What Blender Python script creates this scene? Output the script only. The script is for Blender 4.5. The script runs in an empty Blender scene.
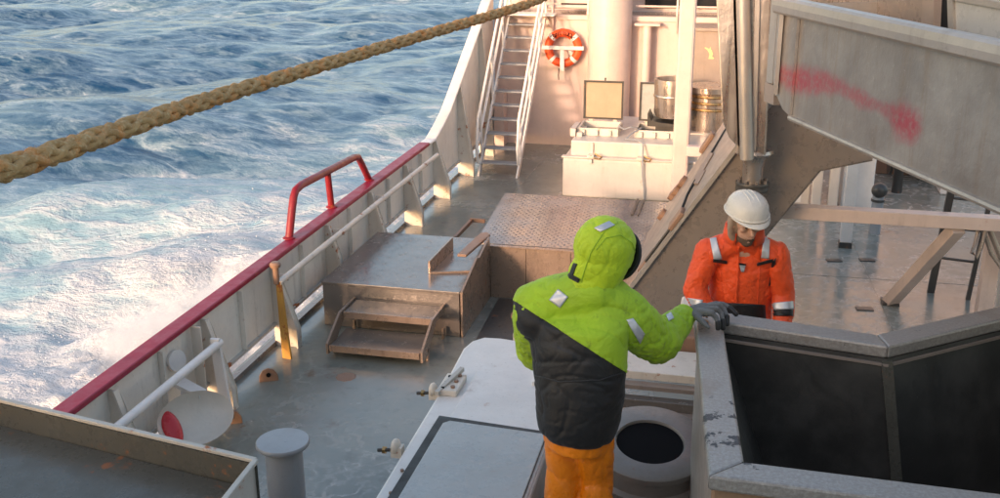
import bpy, bmesh, math, random
import numpy as np
from mathutils import Vector, Matrix, noise
from mathutils.bvhtree import BVHTree
random.seed(4); rng = np.random.default_rng(7)
S = bpy.context.scene; COL = S.collection
# ------------------------------------------------------------------ camera
CAMZ = 4.3; FP = 1050.0
yv = np.array([260, -354, FP]); yv /= np.linalg.norm(yv)
zv = -np.array([17, 3121, FP]); zv /= np.linalg.norm(zv); zv -= yv*(zv@yv); zv /= np.linalg.norm(zv)
xv = np.cross(yv, zv)
RW = np.stack([xv, yv, zv])
cam = bpy.data.objects.new('camera', bpy.data.cameras.new('camera')); COL.objects.link(cam)
cam.data.sensor_width = 36; cam.data.lens = 36*FP/1000
cam.data.clip_start = 0.05; cam.data.clip_end = 12000
M4 = Matrix.Identity(4)
for i in range(3):
    M4[i][0] = RW[i][0]; M4[i][1] = -RW[i][1]; M4[i][2] = -RW[i][2]
M4[0][3], M4[1][3], M4[2][3] = 0, 0, CAMZ
cam.matrix_world = M4; S.camera = cam
CAMP = np.array([0, 0, CAMZ])
def ray(x, y): return RW@np.array([x-500, y-249, FP])
def sd(x, y, d): return Vector(CAMP+ray(x, y)*(d/FP))                 # survey: sight line and depth
def sy(x, y, w): r = ray(x, y); return Vector(CAMP+r*(w/r[1]))
def sz(x, y, w): r = ray(x, y); return Vector(CAMP+r*((w-CAMZ)/r[2]))
# ------------------------------------------------------------------ world, sun, exposure
SUN_EL, SUN_AZ = 12.0, 23.0
W = bpy.data.worlds.new('World'); S.world = W; W.use_nodes = True
wn = W.node_tree; bg = wn.nodes['Background']
sky = wn.nodes.new('ShaderNodeTexSky'); sky.sky_type = 'NISHITA'; sky.sun_disc = False
sky.sun_elevation = math.radians(SUN_EL); sky.sun_rotation = math.radians(180+SUN_AZ)
sky.air_density = 1.0; sky.dust_density = 2.0; sky.ozone_density = 1.5
tint = wn.nodes.new('ShaderNodeMix'); tint.data_type = 'RGBA'; tint.blend_type = 'MULTIPLY'; tint.inputs[0].default_value = 1; tint.inputs[7].default_value = (1.08, .92, .80, 1)   # hazy evening air
wn.links.new(sky.outputs[0], tint.inputs[6]); wn.links.new(tint.outputs[2], bg.inputs[0]); bg.inputs[1].default_value = 0.15
sun = bpy.data.objects.new('sun', bpy.data.lights.new('sun', 'SUN')); COL.objects.link(sun)
sun.data.energy = .85; sun.data.angle = math.radians(5); sun.data.color = (1.0, 0.66, 0.48)
e, a = math.radians(SUN_EL), math.radians(SUN_AZ)
sun.rotation_euler = Vector((-math.sin(a)*math.cos(e), -math.cos(a)*math.cos(e), math.sin(e))).to_track_quat('Z', 'Y').to_euler()
S.view_settings.view_transform = 'Standard'; S.view_settings.look = 'None'
S.view_settings.exposure = 1.82; S.view_settings.gamma = 1; S.cycles.volume_bounces = 5
# ------------------------------------------------------------------ material helpers
class NT:
    def __init__(s, name):
        s.m = bpy.data.materials.new(name); s.m.use_nodes = True; s.t = s.m.node_tree
        s.b = s.t.nodes['Principled BSDF']; s.out = s.t.nodes['Material Output']
        s.co = s.n('ShaderNodeTexCoord').outputs['Object']; s.k = 0
    def n(s, typ, **kw):
        o = s.t.nodes.new(typ)
        for k, v in kw.items(): setattr(o, k, v)
        return o
    def link(s, a, b): s.t.links.new(a, b)
    def put(s, sock, v):
        if hasattr(v, 'is_output') or isinstance(v, bpy.types.NodeSocket): s.link(v, sock)
        else:
            if sock.type == 'RGBA' and len(v) == 3: v = (*v, 1)
            sock.default_value = v
    def map(s, scale, rot=(0, 0, 0), loc=(0, 0, 0)):
        o = s.n('ShaderNodeMapping'); s.link(s.co, o.inputs[0])
        o.inputs['Scale'].default_value = scale; o.inputs['Rotation'].default_value = rot; o.inputs['Location'].default_value = loc
        return o.outputs[0]
    def noise(s, scale, detail=5, rough=.6, dist=0, vec=None):
        o = s.n('ShaderNodeTexNoise'); s.link(vec or s.co, o.inputs['Vector'])
        o.inputs['Scale'].default_value = scale; o.inputs['Detail'].default_value = detail
        o.inputs['Roughness'].default_value = rough; o.inputs['Distortion'].default_value = dist
        return o.outputs['Fac']
    def vor(s, scale, feature='DISTANCE_TO_EDGE', vec=None):
        o = s.n('ShaderNodeTexVoronoi', feature=feature); s.link(vec or s.co, o.inputs['Vector']); o.inputs['Scale'].default_value = scale
        return o.outputs['Distance']
    def ramp(s, v, a, b, lo=0., hi=1.):
        o = s.n('ShaderNodeMapRange', interpolation_type='SMOOTHSTEP'); s.put(o.inputs['Value'], v)
        for k, x in zip(('From Min', 'From Max', 'To Min', 'To Max'), (a, b, lo, hi)): s.put(o.inputs[k], x)
        return o.outputs[0]
    def math(s, op, a, b=0.):
        o = s.n('ShaderNodeMath', operation=op); s.put(o.inputs[0], a); s.put(o.inputs[1], b); return o.outputs[0]
    def mix(s, f, a, b):
        o = s.n('ShaderNodeMix', data_type='RGBA'); s.put(o.inputs[0], f); s.put(o.inputs[6], a); s.put(o.inputs[7], b); return o.outputs[2]
    def bump(s, h, strength=.3, dist=.01, prev=None):
        o = s.n('ShaderNodeBump'); o.inputs['Strength'].default_value = strength; o.inputs['Distance'].default_value = dist
        s.put(o.inputs['Height'], h)
        if prev: s.link(prev, o.inputs['Normal'])
        return o.outputs[0]
    def fin(s, base=None, rough=None, metal=None, normal=None, **kw):
        B = s.b.inputs
        if base is not None: s.put(B['Base Color'], base)
        if rough is not None: s.put(B['Roughness'], rough)
        if metal is not None: s.put(B['Metallic'], metal)
        if normal is not None: s.put(B['Normal'], normal)
        for k, v in kw.items(): s.put(B[k], v)
        return s.m
def mul(c, k): return tuple(min(1, x*k) for x in c)
def paint(name, c, rough=.4, rust=.2, dirt=.35, metal=0, bumpk=.25, dirtc=(.16, .11, .07), rustc=(.22, .07, .02), sc=1., streak=True, spec=.5):
    t = NT(name)
    n1 = t.noise(1.7*sc, 6, .65); n2 = t.noise(9*sc, 6, .7)
    st = t.noise(1.0, 5, .65, vec=t.map((9*sc, 9*sc, .9*sc)))
    base = t.mix(t.ramp(n1, .3, .75), mul(c, .88), mul(c, 1.06))
    dm = t.math('MULTIPLY', t.ramp(st if streak else n1, .5, .78), t.ramp(n2, .3, .7))
    base = t.mix(t.math('MULTIPLY', dm, dirt), base, dirtc)
    base = t.mix(t.ramp(t.noise(38*sc, 3, .6), .6, .74, 0, dirt*.5), base, mul(dirtc, .9))
    rm = t.ramp(t.math('ADD', t.math('MULTIPLY', n2, .55), t.math('MULTIPLY', t.noise(3.1*sc, 4, .6), .5)), .66-.14*rust, .70-.1*rust)
    if rust > 0: base = t.mix(t.math('MULTIPLY', rm, min(1, rust*2.2)), base, t.mix(n2, rustc, mul(rustc, 2.)))
    r = t.ramp(n2, .25, .8, rough-.1, rough+.15)
    if rust > 0: r = t.math('ADD', r, t.math('MULTIPLY', rm, .3*min(1, rust*2)))
    h = t.math('ADD', t.math('MULTIPLY', n1, 1.5), t.math('MULTIPLY', t.noise(22*sc, 4, .6), .4))
    return t.fin(base, r, metal, t.bump(h, bumpk, .012), **{'Specular IOR Level': spec})
MT = {}
MT['white'] = paint('white_paint', (.60, .54, .48), .38, .12, .3)
MT['white_clean'] = paint('white_paint_clean', (.76, .72, .68), .35, .06, .22)
MT['white_chipped'] = paint('white_paint_chipped', (.68, .61, .52), .42, .42, .45)
MT['bulkhead'] = paint('bulkhead_paint', (.64, .505, .455), .36, .03, .28, bumpk=.35)
MT['cream'] = paint('cream_lid', (.40, .31, .21), .5, .05, .3)
MT['bulwark'] = paint('bulwark_paint', (.80, .74, .65), .42, .15, .5, bumpk=.3)
MT['crimson'] = paint('crimson_paint', (.30, .010, .040), .45, .22, .5, dirtc=(.12, .02, .04))
MT['hoop'] = paint('hoop_red', (.24, .010, .016), .4, .35, .9, dirtc=(.06, .03, .03))
MT['grey'] = paint('grey_paint', (.30, .32, .34), .35, .06, .3)
MT['lightgrey'] = paint('light_grey_panel', (.40, .41, .40), .3, .05, .25)
def stainless():
    t = NT('stainless_steel'); st = t.noise(1, 5, .6, .4, vec=t.map((7, 7, .8))); n1 = t.noise(2.2, 5, .6)
    c = t.mix(t.ramp(st, .35, .7), (.42, .35, .30), (.60, .53, .47)); c = t.mix(t.ramp(n1, .5, .8, 0, .5), c, (.30, .23, .18))
    return t.fin(c, t.ramp(st, .3, .75, .22, .42), .8, t.bump(t.math('ADD', t.math('MULTIPLY', n1, 1.5), t.math('MULTIPLY', st, .6)), .35, .03))
MT['stainless'] = stainless()
MT['galv'] = paint('galvanised_steel', (.46, .42, .38), .42, .08, .45, metal=.55, dirtc=(.15, .12, .09))
MT['brown_steel'] = paint('brown_weathered_steel', (.33, .24, .18), .3, .18, .5, metal=.35, bumpk=.4, dirtc=(.09, .055, .035))
MT['wet_steel'] = paint('wet_brown_steel', (.215, .185, .16), .2, .12, .45, metal=.25, dirtc=(.06, .045, .035))
MT['trough'] = paint('trough_steel', (.30, .25, .215), .3, 0, .05, metal=.4, dirtc=(.08, .055, .04))
MT['flange'] = paint('trough_flange', (.36, .29, .245), .38, .08, .4, metal=.3, dirtc=(.14, .1, .07))
MT['lug'] = paint('rusty_lug', (.27, .16, .105), .5, .4, .5)
MT['bin'] = paint('dark_green_steel', (.085, .08, .065), .3, .3, .5, dirtc=(.05, .04, .03))
MT['rim'] = paint('pale_edge', (.5, .47, .42), .5, .45, .4)
MT['dark'] = paint('dark_grey_metal', (.05, .048, .045), .35, .2, .3)
MT['vat'] = paint('vat_steel', (.25, .23, .21), .45, .1, .4, metal=.3, streak=False, sc=3)
MT['cover'] = paint('cover_paint', (.74, .70, .66), .4, .14, .42, sc=1.4, streak=False)
MT['black'] = paint('black_rubber', (.012, .012, .012), .5, 0, .1)
MT['pink_steel'] = paint('pinkish_primer_beam', (.60, .47, .40), .45, .14, .4)
MT['yellow_rust'] = paint('yellow_rusty_post', (.55, .28, .05), .5, .55, .6)
MT['orange_float'] = paint('pale_dish', (.70, .64, .55), .35, .02, .15)
MT['red_gloss'] = paint('red_dish_patch', (.62, .03, .04), .3, 0, .1)
MT['plank'] = paint('brown_plank', (.33, .2, .12), .5, .3, .5)
MT['glass'] = NT('dark_window').fin((.02, .02, .022), .08)
MT['gold'] = paint('brass', (.62, .38, .16), .25, .05, .3, metal=.9)
MT['decal'] = NT('yellow_decal').fin((.75, .6, .25), .5)
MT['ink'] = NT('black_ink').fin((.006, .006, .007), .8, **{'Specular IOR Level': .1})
MT['reflective'] = NT('reflective_tape').fin((.55, .56, .58), .35, .35)
# galvanised hopper rim with worn dark patches
t = NT('hopper_rim'); n = t.noise(60, 4, .7); dd_ = t.n('ShaderNodeVectorMath', operation='DISTANCE'); t.link(t.co, dd_.inputs[0]); dd_.inputs[1].default_value = (-.47, -.62, 1.4); p = t.math('ADD', t.noise(6.5, 6, .7), t.ramp(dd_.outputs['Value'], .6, .1, 0, .11))
c = t.mix(t.ramp(n, .35, .75), (.30, .27, .245), (.44, .41, .38)); c = t.mix(t.ramp(p, .655, .68), c, (.055, .055, .06))
c = t.mix(t.ramp(t.noise(2.3, 4, .7), .55, .7, 0, .5), c, (.26, .2, .15))
MT['hopper_rim'] = t.fin(c, t.ramp(n, .3, .8, .35, .6), .3, t.bump(t.math('SUBTRACT', n, t.ramp(p, .655, .68, 0, .8)), .35, .004))
t = NT('hopper_liner'); n = t.noise(3, 6, .7); s_ = t.vor(14, 'F1')
c = t.mix(t.ramp(n, .35, .8), (.03, .028, .025), (.065, .06, .052)); c = t.mix(t.ramp(s_, .05, .0, 0, .5), c, (.2, .19, .17))
MT['liner'] = t.fin(c, t.ramp(n, .3, .8, .35, .6), 0, t.bump(n, .3, .01))
# chute with red spray paint
def chute_mat():
    t = NT('chute_steel')
    st = t.noise(1, 6, .7, vec=t.map((14, 14, 1.1))); n1 = t.noise(2.1, 6, .65); n2 = t.noise(26, 4, .7)
    c = t.mix(t.ramp(n1, .3, .75), (.27, .24, .215), (.385, .36, .335)); c = t.mix(t.ramp(st, .45, .8, 0, .65), c, (.27, .20, .14))
    c = t.mix(t.ramp(n2, .62, .75, 0, .35), c, (.60, .56, .5))
    return t, c, n1, n2
def deck_mat():
    t = NT('wet_deck_paint')
    n1 = t.noise(.8, 6, .6, 0.3); n2 = t.noise(6, 6, .65); n3 = t.noise(40, 3, .6)
    c = t.mix(t.ramp(n1, .35, .65), (.165, .178, .158), (.245, .255, .228))
    c = t.mix(t.ramp(n2, .5, .75, 0, .4), c, (.075, .065, .05))
    c = t.mix(t.ramp(t.noise(1.7, 5, .7), .62, .7, 0, .6), c, (.14, .075, .04))
    w = t.n('ShaderNodeVectorMath', operation='ADD'); t.link(t.co, w.inputs[0])
    nn = t.n('ShaderNodeTexNoise'); t.link(t.co, nn.inputs['Vector']); nn.inputs['Scale'].default_value = 2.3; nn.inputs['Detail'].default_value = 5
    sc = t.n('ShaderNodeVectorMath', operation='SCALE'); t.link(nn.outputs['Color'], sc.inputs[0]); sc.inputs['Scale'].default_value = 1.1
    t.link(sc.outputs[0], w.inputs[1])
    lace = t.ramp(t.vor(3.2, vec=w.outputs[0]), .16, .0)
    sx = t.n('ShaderNodeSeparateXYZ'); t.link(t.co, sx.inputs[0])
    lace = t.math('MULTIPLY', lace, t.ramp(t.math('ADD', t.noise(.55, 3, .5), t.ramp(sx.outputs[0], .0, 1.2, 0, .14)), .45, .63))
    lace = t.math('MULTIPLY', lace, t.ramp(n2, .35, .65))
    c = t.mix(t.math('MULTIPLY', lace, .42), c, (.52, .52, .50))
    r = t.ramp(n1, .38, .62, .09, .27); r = t.math('ADD', r, t.math('MULTIPLY', lace, .2))
    h = t.math('ADD', t.math('MULTIPLY', n1, 1.), t.math('MULTIPLY', n2, .35)); h = t.math('ADD', h, t.math('MULTIPLY', n3, .03))
    return t.fin(c, r, 0, t.bump(h, .16, .05), **{'Specular IOR Level': .6})
MT['deck'] = deck_mat()
def plate_mat():
    t = NT('checker_plate'); n1 = t.noise(2, 6, .6); n2 = t.noise(12, 5, .6)
    c = t.mix(t.ramp(n1, .35, .7), (.20, .19, .185), (.30, .285, .275)); c = t.mix(t.ramp(n2, .6, .8, 0, .35), c, (.15, .11, .08))
    return t.fin(c, t.ramp(n1, .3, .7, .14, .32), .35, t.bump(n1, .15, .03))
MT['plate'] = plate_mat()
def cloth(name, c, dirtc=(.05, .05, .03), dirt=.4, rough=.7, sheen=.1, stain=.62, fold=.2):
    t = NT(name); n1 = t.noise(3.5, 6, .6); n2 = t.noise(11, 6, .7); w = t.noise(420, 2, .5)
    b = t.mix(t.ramp(n1, .3, .75), mul(c, .86), mul(c, 1.08)); b = t.mix(t.ramp(n2, stain, stain+.16, 0, dirt), b, dirtc)
    rg = t.math('ABSOLUTE', t.math('SUBTRACT', t.noise(7, 3, .5, 1.5), .5)); rg2 = t.math('ABSOLUTE', t.math('SUBTRACT', t.noise(17, 3, .5, 1.2), .5))
    h = t.math('ADD', t.math('MULTIPLY', t.ramp(rg, 0, .09), .9), t.math('MULTIPLY', t.ramp(rg2, 0, .12), .35)); h = t.math('ADD', h, t.math('MULTIPLY', w, .05))
    return t.fin(b, t.ramp(n1, .3, .8, rough-.1, rough+.12), 0, t.bump(h, fold, .012), **{'Sheen Weight': sheen})
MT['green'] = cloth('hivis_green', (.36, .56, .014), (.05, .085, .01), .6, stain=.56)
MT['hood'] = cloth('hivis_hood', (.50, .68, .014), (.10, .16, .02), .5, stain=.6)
MT['blackcloth'] = cloth('black_cloth', (.006, .006, .007), (.02, .02, .02), .1, .6, fold=.08)
MT['trouser'] = cloth('orange_oilskin', (1.0, .26, .006), (.7, .22, .01), .5, .35, .0, fold=.22)
MT['orange'] = cloth('hivis_orange', (.85, .085, .01), (.25, .04, .01), .5, .6, stain=.58)
MT['glove'] = cloth('grey_glove', (.15, .145, .14), (.04, .04, .04), .5, .8)
MT['darkglove'] = cloth('black_palm', (.02, .019, .018), (.04, .04, .04), .2, .6)
MT['balaclava'] = cloth('brown_hood', (.34, .24, .17), (.1, .07, .05), .3, .8)
t = NT('skin'); MT['skin'] = t.fin(t.mix(t.ramp(t.noise(25, 4, .6), .3, .7), (.52, .29, .20), (.66, .40, .28)), .5, 0, **{'Subsurface Weight': .1})
MT['beard'] = NT('beard').fin((.11, .065, .04), .8)
MT['helmet'] = paint('helmet_plastic', (.74, .68, .58), .3, 0, .35, streak=False, sc=6, bumpk=.05)
t = NT('rope'); n1 = t.noise(14, 5, .7); fb = t.noise(1, 4, .7, vec=t.map((60, 60, 60)))
c = t.mix(t.ramp(n1, .35, .7), (.36, .20, .07), (.50, .31, .125)); c = t.mix(t.ramp(t.noise(7, 4, .6), .5, .62, 0, .8), c, (.55, .22, .05))
c = t.mix(t.ramp(fb, .5, .7, 0, .5), c, (.6, .5, .3))
MT['rope'] = t.fin(c, .85, 0, t.bump(t.math('ADD', fb, t.noise(160, 3, .6)), .8, .006))
t = NT('lifebuoy'); MT['buoy'] = t.fin(t.mix(t.ramp(t.noise(9, 5, .7), .45, .7), (.78, .10, .02), (.55, .07, .02)), .5)
# ------------------------------------------------------------------ object helpers
def link(o): COL.objects.link(o); return o
def tag(o, label=None, cat=None, group=None, kind=None):
    for k, v in (('label', label), ('category', cat), ('group', group), ('kind', kind)):
        if v: o[k] = v
    return o
def thing(name, loc, label, cat, group=None):
    o = bpy.data.objects.new(name, None); o.location = loc; o.empty_display_size = .1; link(o)
    return tag(o, label, cat, group)
def origin(p):
    v = Vector((0, 0, 0))
    while p: v = v+p.location; p = p.parent
    return v
def fromdata(name, me, mat, parent=None, loc=None, smooth=False, bev=0):
    off = origin(parent)
    if parent is None and loc is not None: off = Vector(loc)
    if off.length: me.transform(Matrix.Translation(-off))
    o = bpy.data.objects.new(name, me)
    if parent: o.parent = parent
    elif loc is not None: o.location = loc
    me.name = name; me.materials.clear()
    for m in (mat if isinstance(mat, list) else [mat]): me.materials.append(MT[m] if isinstance(m, str) else m)
    if smooth: me.polygons.foreach_set('use_smooth', [True]*len(me.polygons))
    link(o)
    if bev:
        b = o.modifiers.new('bevel', 'BEVEL'); b.width = bev; b.segments = 2; b.limit_method = 'ANGLE'; b.angle_limit = math.radians(40)
    return o
class MB:
    def __init__(s): s.v = []; s.f = []
    def add(s, vs, fs): n = len(s.v); s.v += [tuple(v) for v in vs]; s.f += [[i+n for i in f] for f in fs]; return s
    def box(s, x0, x1, y0, y1, z0, z1):
        return s.add([(x, y, z) for z in (z0, z1) for y in (y0, y1) for x in (x0, x1)], [(0, 2, 3, 1), (4, 5, 7, 6), (0, 1, 5, 4), (2, 6, 7, 3), (0, 4, 6, 2), (1, 3, 7, 5)])
    def bar(s, a, b, w, h, up=(0, 0, 1)):
        a, b = Vector(a), Vector(b); d = (b-a).normalized(); u = Vector(up); x = d.cross(u)
        if x.length < 1e-3: x = d.cross(Vector((1, 0, 0)))
        x.normalize(); u = x.cross(d).normalized(); x *= w/2; u *= h/2
        return s.add([p+q for p in (a, b) for q in (-x-u, x-u, x+u, -x+u)], [(3, 2, 1, 0), (4, 5, 6, 7), (0, 1, 5, 4), (1, 2, 6, 5), (2, 3, 7, 6), (3, 0, 4, 7)])
    def prism(s, pts, ext):
        e = Vector(ext); n = len(pts); P = [Vector(p) for p in pts]
        return s.add(P+[p+e for p in P], [list(range(n))[::-1], list(range(n, 2*n))]+[(i, (i+1) % n, n+(i+1) % n, n+i) for i in range(n)])
    def tube(s, path, r, n=10, closed=False):
        P = [Vector(p) for p in path]; m = len(P); R = r if isinstance(r, (list, tuple)) else [r]*m
        up = Vector((0, 0, 1)) if abs((P[1]-P[0]).normalized().z) < .9 else Vector((1, 0, 0)); vs = []
        for i, p in enumerate(P):
            if closed: d = P[(i+1) % m]-P[i-1]
            else: d = P[min(i+1, m-1)]-P[max(i-1, 0)]
            d.normalize(); x = d.cross(up)
            if x.length < 1e-4: x = d.orthogonal()
            x.normalize(); up = x.cross(d).normalized()
            for k in range(n):
                q = 2*math.pi*k/n; vs.append(p+(x*math.cos(q)+up*math.sin(q))*R[i])
        fs = [(i*n+k, i*n+(k+1) % n, ((i+1) % m)*n+(k+1) % n, ((i+1) % m)*n+k) for i in range(m if closed else m-1) for k in range(n)]
        if not closed: fs += [list(range(n))[::-1], list(range((m-1)*n, m*n))]
        return s.add(vs, fs)
    def lathe(s, c, prof, n=32, axis=(0, 0, 1)):
        """prof: (radius, height) list, closed when it ends where it starts"""
        q = Vector((0, 0, 1)).rotation_difference(Vector(axis).normalized()); c = Vector(c); vs = []; m = len(prof)
        for r, h in prof:
            for k in range(n):
                a_ = 2*math.pi*k/n; vs.append(c+q@Vector((r*math.cos(a_), r*math.sin(a_), h)))
        fs = [(i*n+k, i*n+(k+1) % n, (i+1)*n+(k+1) % n, (i+1)*n+k) for i in range(m-1) for k in range(n)]
        if prof[0][0] > 1e-4 and prof[0] != prof[-1]: fs.append(list(range(n))[::-1])
        if prof[-1][0] > 1e-4 and prof[0] != prof[-1]: fs.append(list(range((m-1)*n, m*n)))
        return s.add(vs, fs)
    def ell(s, c, r, rot=None, nu=20, nv=12):
        c = Vector(c); vs = []; R = rot or Matrix.Identity(3)
        for j in range(1, nv):
            for k in range(nu):
                t_, p_ = math.pi*j/nv, 2*math.pi*k/nu
                vs.append(c+R@Vector((r[0]*math.sin(t_)*math.cos(p_), r[1]*math.sin(t_)*math.sin(p_), r[2]*math.cos(t_))))
        fs = [(j*nu+k, (j+1)*nu+k, (j+1)*nu+(k+1) % nu, j*nu+(k+1) % nu) for j in range(nv-2) for k in range(nu)]
        vs += [c+R@Vector((0, 0, r[2])), c-R@Vector((0, 0, r[2]))]; t_, b_ = len(vs)-2, len(vs)-1
        fs += [(t_, k, (k+1) % nu) for k in range(nu)]+[(b_, (nv-2)*nu+(k+1) % nu, (nv-2)*nu+k) for k in range(nu)]
        return s.add(vs, fs)
    def cap(s, a, b, ra, rb, n=14):
        """tapered round-ended limb"""
        a, b = Vector(a), Vector(b); d = (b-a).normalized(); P = []; R = []
        for t_ in (-1, -.85, -.5): P.append(a+d*ra*t_); R.append(ra*math.sqrt(max(0, 1-t_*t_))+.001)
        P.append(a); R.append(ra); P.append(b); R.append(rb)
        for t_ in (.5, .85, 1): P.append(b+d*rb*t_); R.append(rb*math.sqrt(max(0, 1-t_*t_))+.001)
        return s.tube(P, R, n)
    def loft(s, rings, n=28):
        """rings: (centre, half-width vector, half-depth vector[, squareness])"""
        vs = []
        for rg in rings:
            c, u, w = Vector(rg[0]), Vector(rg[1]), Vector(rg[2]); e = rg[3] if len(rg) > 3 else 1.
            for k in range(n):
                q = 2*math.pi*k/n; cc, ss = math.cos(q), math.sin(q)
                vs.append(c+u*(math.copysign(abs(cc)**e, cc))+w*(math.copysign(abs(ss)**e, ss)))
        m = len(rings)
        return s.add(vs, [(i*n+k, i*n+(k+1) % n, (i+1)*n+(k+1) % n, (i+1)*n+k) for i in range(m-1) for k in range(n)]+[list(range(n))[::-1], list(range((m-1)*n, m*n))])
    def mesh(s, fix=True):
        me = bpy.data.meshes.new('m'); me.from_pydata(s.v, [], s.f); me.update()
        if fix:
            bm = bmesh.new(); bm.from_mesh(me); bmesh.ops.recalc_face_normals(bm, faces=bm.faces); bm.to_mesh(me); bm.free()
        return me
    def build(s, name, mat, parent=None, loc=None, smooth=False, bev=0, label=None):
        o = fromdata(name, s.mesh(), mat, parent, loc, smooth, bev)
        if label: o['label'] = label
        if smooth and not bev: 
            try: o.data.set_sharp_from_angle(angle=math.radians(42))
            except Exception: pass
        return o
def remeshed(mb, voxel, smooth=3):
    me = mb.mesh(); o = bpy.data.objects.new('tmp', me); link(o)
    r = o.modifiers.new('r', 'REMESH'); r.mode = 'VOXEL'; r.voxel_size = voxel
    if smooth:
        s_ = o.modifiers.new('s', 'SMOOTH'); s_.iterations = smooth; s_.factor = .6
    dg = bpy.context.evaluated_depsgraph_get(); out = bpy.data.meshes.new_from_object(o.evaluated_get(dg))
    bpy.data.objects.remove(o); return out
def crumple(me, amp, scale, axis=None, weight=None, seed=0):
    """cloth folds pushed along the normals: broad swells with sharp creases between them"""
    me.update(); out = []
    for v in me.vertices:
        p = v.co*scale+Vector((seed, seed*1.7, -seed))
        if axis: p = Vector((p.x*axis[0], p.y*axis[1], p.z*axis[2]))
        w = noise.noise_vector(p*.5)*1.3
        a_ = noise.noise(p+w); b_ = noise.noise(p*1.7-w+Vector((9, 3, 1)))
        f = .55*a_-.75*math.exp(-abs(a_)*13)-.45*math.exp(-abs(b_)*15)+.35
        out.append(v.co+v.normal*f*amp*(weight(v.co) if weight else 1))
    for v, c in zip(me.vertices, out): v.co = c
def seam(mesh, pts, name, mat, parent, r=.003, local=True, off=.002):
    """stitched seam following the cloth"""
    bvh = BVHTree.FromPolygons([v.co.copy() for v in mesh.vertices], [list(p.vertices) for p in mesh.polygons])
    sh = origin(parent) if local else Vector(); o3 = Vector(CAMP)-sh; P = []
    for (x0, y0), (x1, y1) in zip(pts, pts[1:]):
        n_ = max(2, int(math.hypot(x1-x0, y1-y0)/2))
        for i in range(n_):
            d = Vector(ray(x0+(x1-x0)*i/n_, y0+(y1-y0)*i/n_)).normalized(); h = bvh.ray_cast(o3, d)
            if h[0] is not None: P.append(h[0]+h[1]*off+sh)
    if len(P) > 3: return MB().tube(P, r, 6).build(name, mat, parent, smooth=True)
def patch(mesh, corners, name, mat, parent, off=.006, n=8, m=8, origin_=CAMP, local=True):
    """strip of material laid on a garment: four survey directions projected on to its surface"""
    bvh = BVHTree.FromPolygons([v.co.copy() for v in mesh.vertices], [list(p.vertices) for p in mesh.polygons])
    vs = []; ok = {}
    o3 = Vector(origin_)-(origin(parent) if local else Vector())
    for j in range(m+1):
        for i in range(n+1):
            u, w = i/n, j/m
            x = (1-w)*((1-u)*corners[0][0]+u*corners[1][0])+w*((1-u)*corners[3][0]+u*corners[2][0])
            y = (1-w)*((1-u)*corners[0][1]+u*corners[1][1])+w*((1-u)*corners[3][1]+u*corners[2][1])
            d = Vector(ray(x, y)).normalized(); h = bvh.ray_cast(o3, d)
            if h[0] is None: vs.append(None)
            else: vs.append(h[0]-d*off+(origin(parent) if local else Vector()))
    mb = MB(); good = [v for v in vs if v is not None]
    if not good: return None
    idx = {}
    for i_, v in enumerate(vs):
        if v is not None: idx[i_] = len(idx)
    fs = []
    for j in range(m):
        for i in range(n):
            q = [j*(n+1)+i, j*(n+1)+i+1, (j+1)*(n+1)+i+1, (j+1)*(n+1)+i]
            if all(k in idx for k in q):
                ds = [(vs[q[k]]-vs[q[(k+1) % 4]]).length for k in range(4)]
                if max(ds) < .12: fs.append([idx[k] for k in q])
    mb.add(good, fs)
    o = mb.build(name, mat, parent, smooth=True)
    s_ = o.modifiers.new('thick', 'SOLIDIFY'); s_.thickness = .004; s_.offset = 0
    return o
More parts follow.
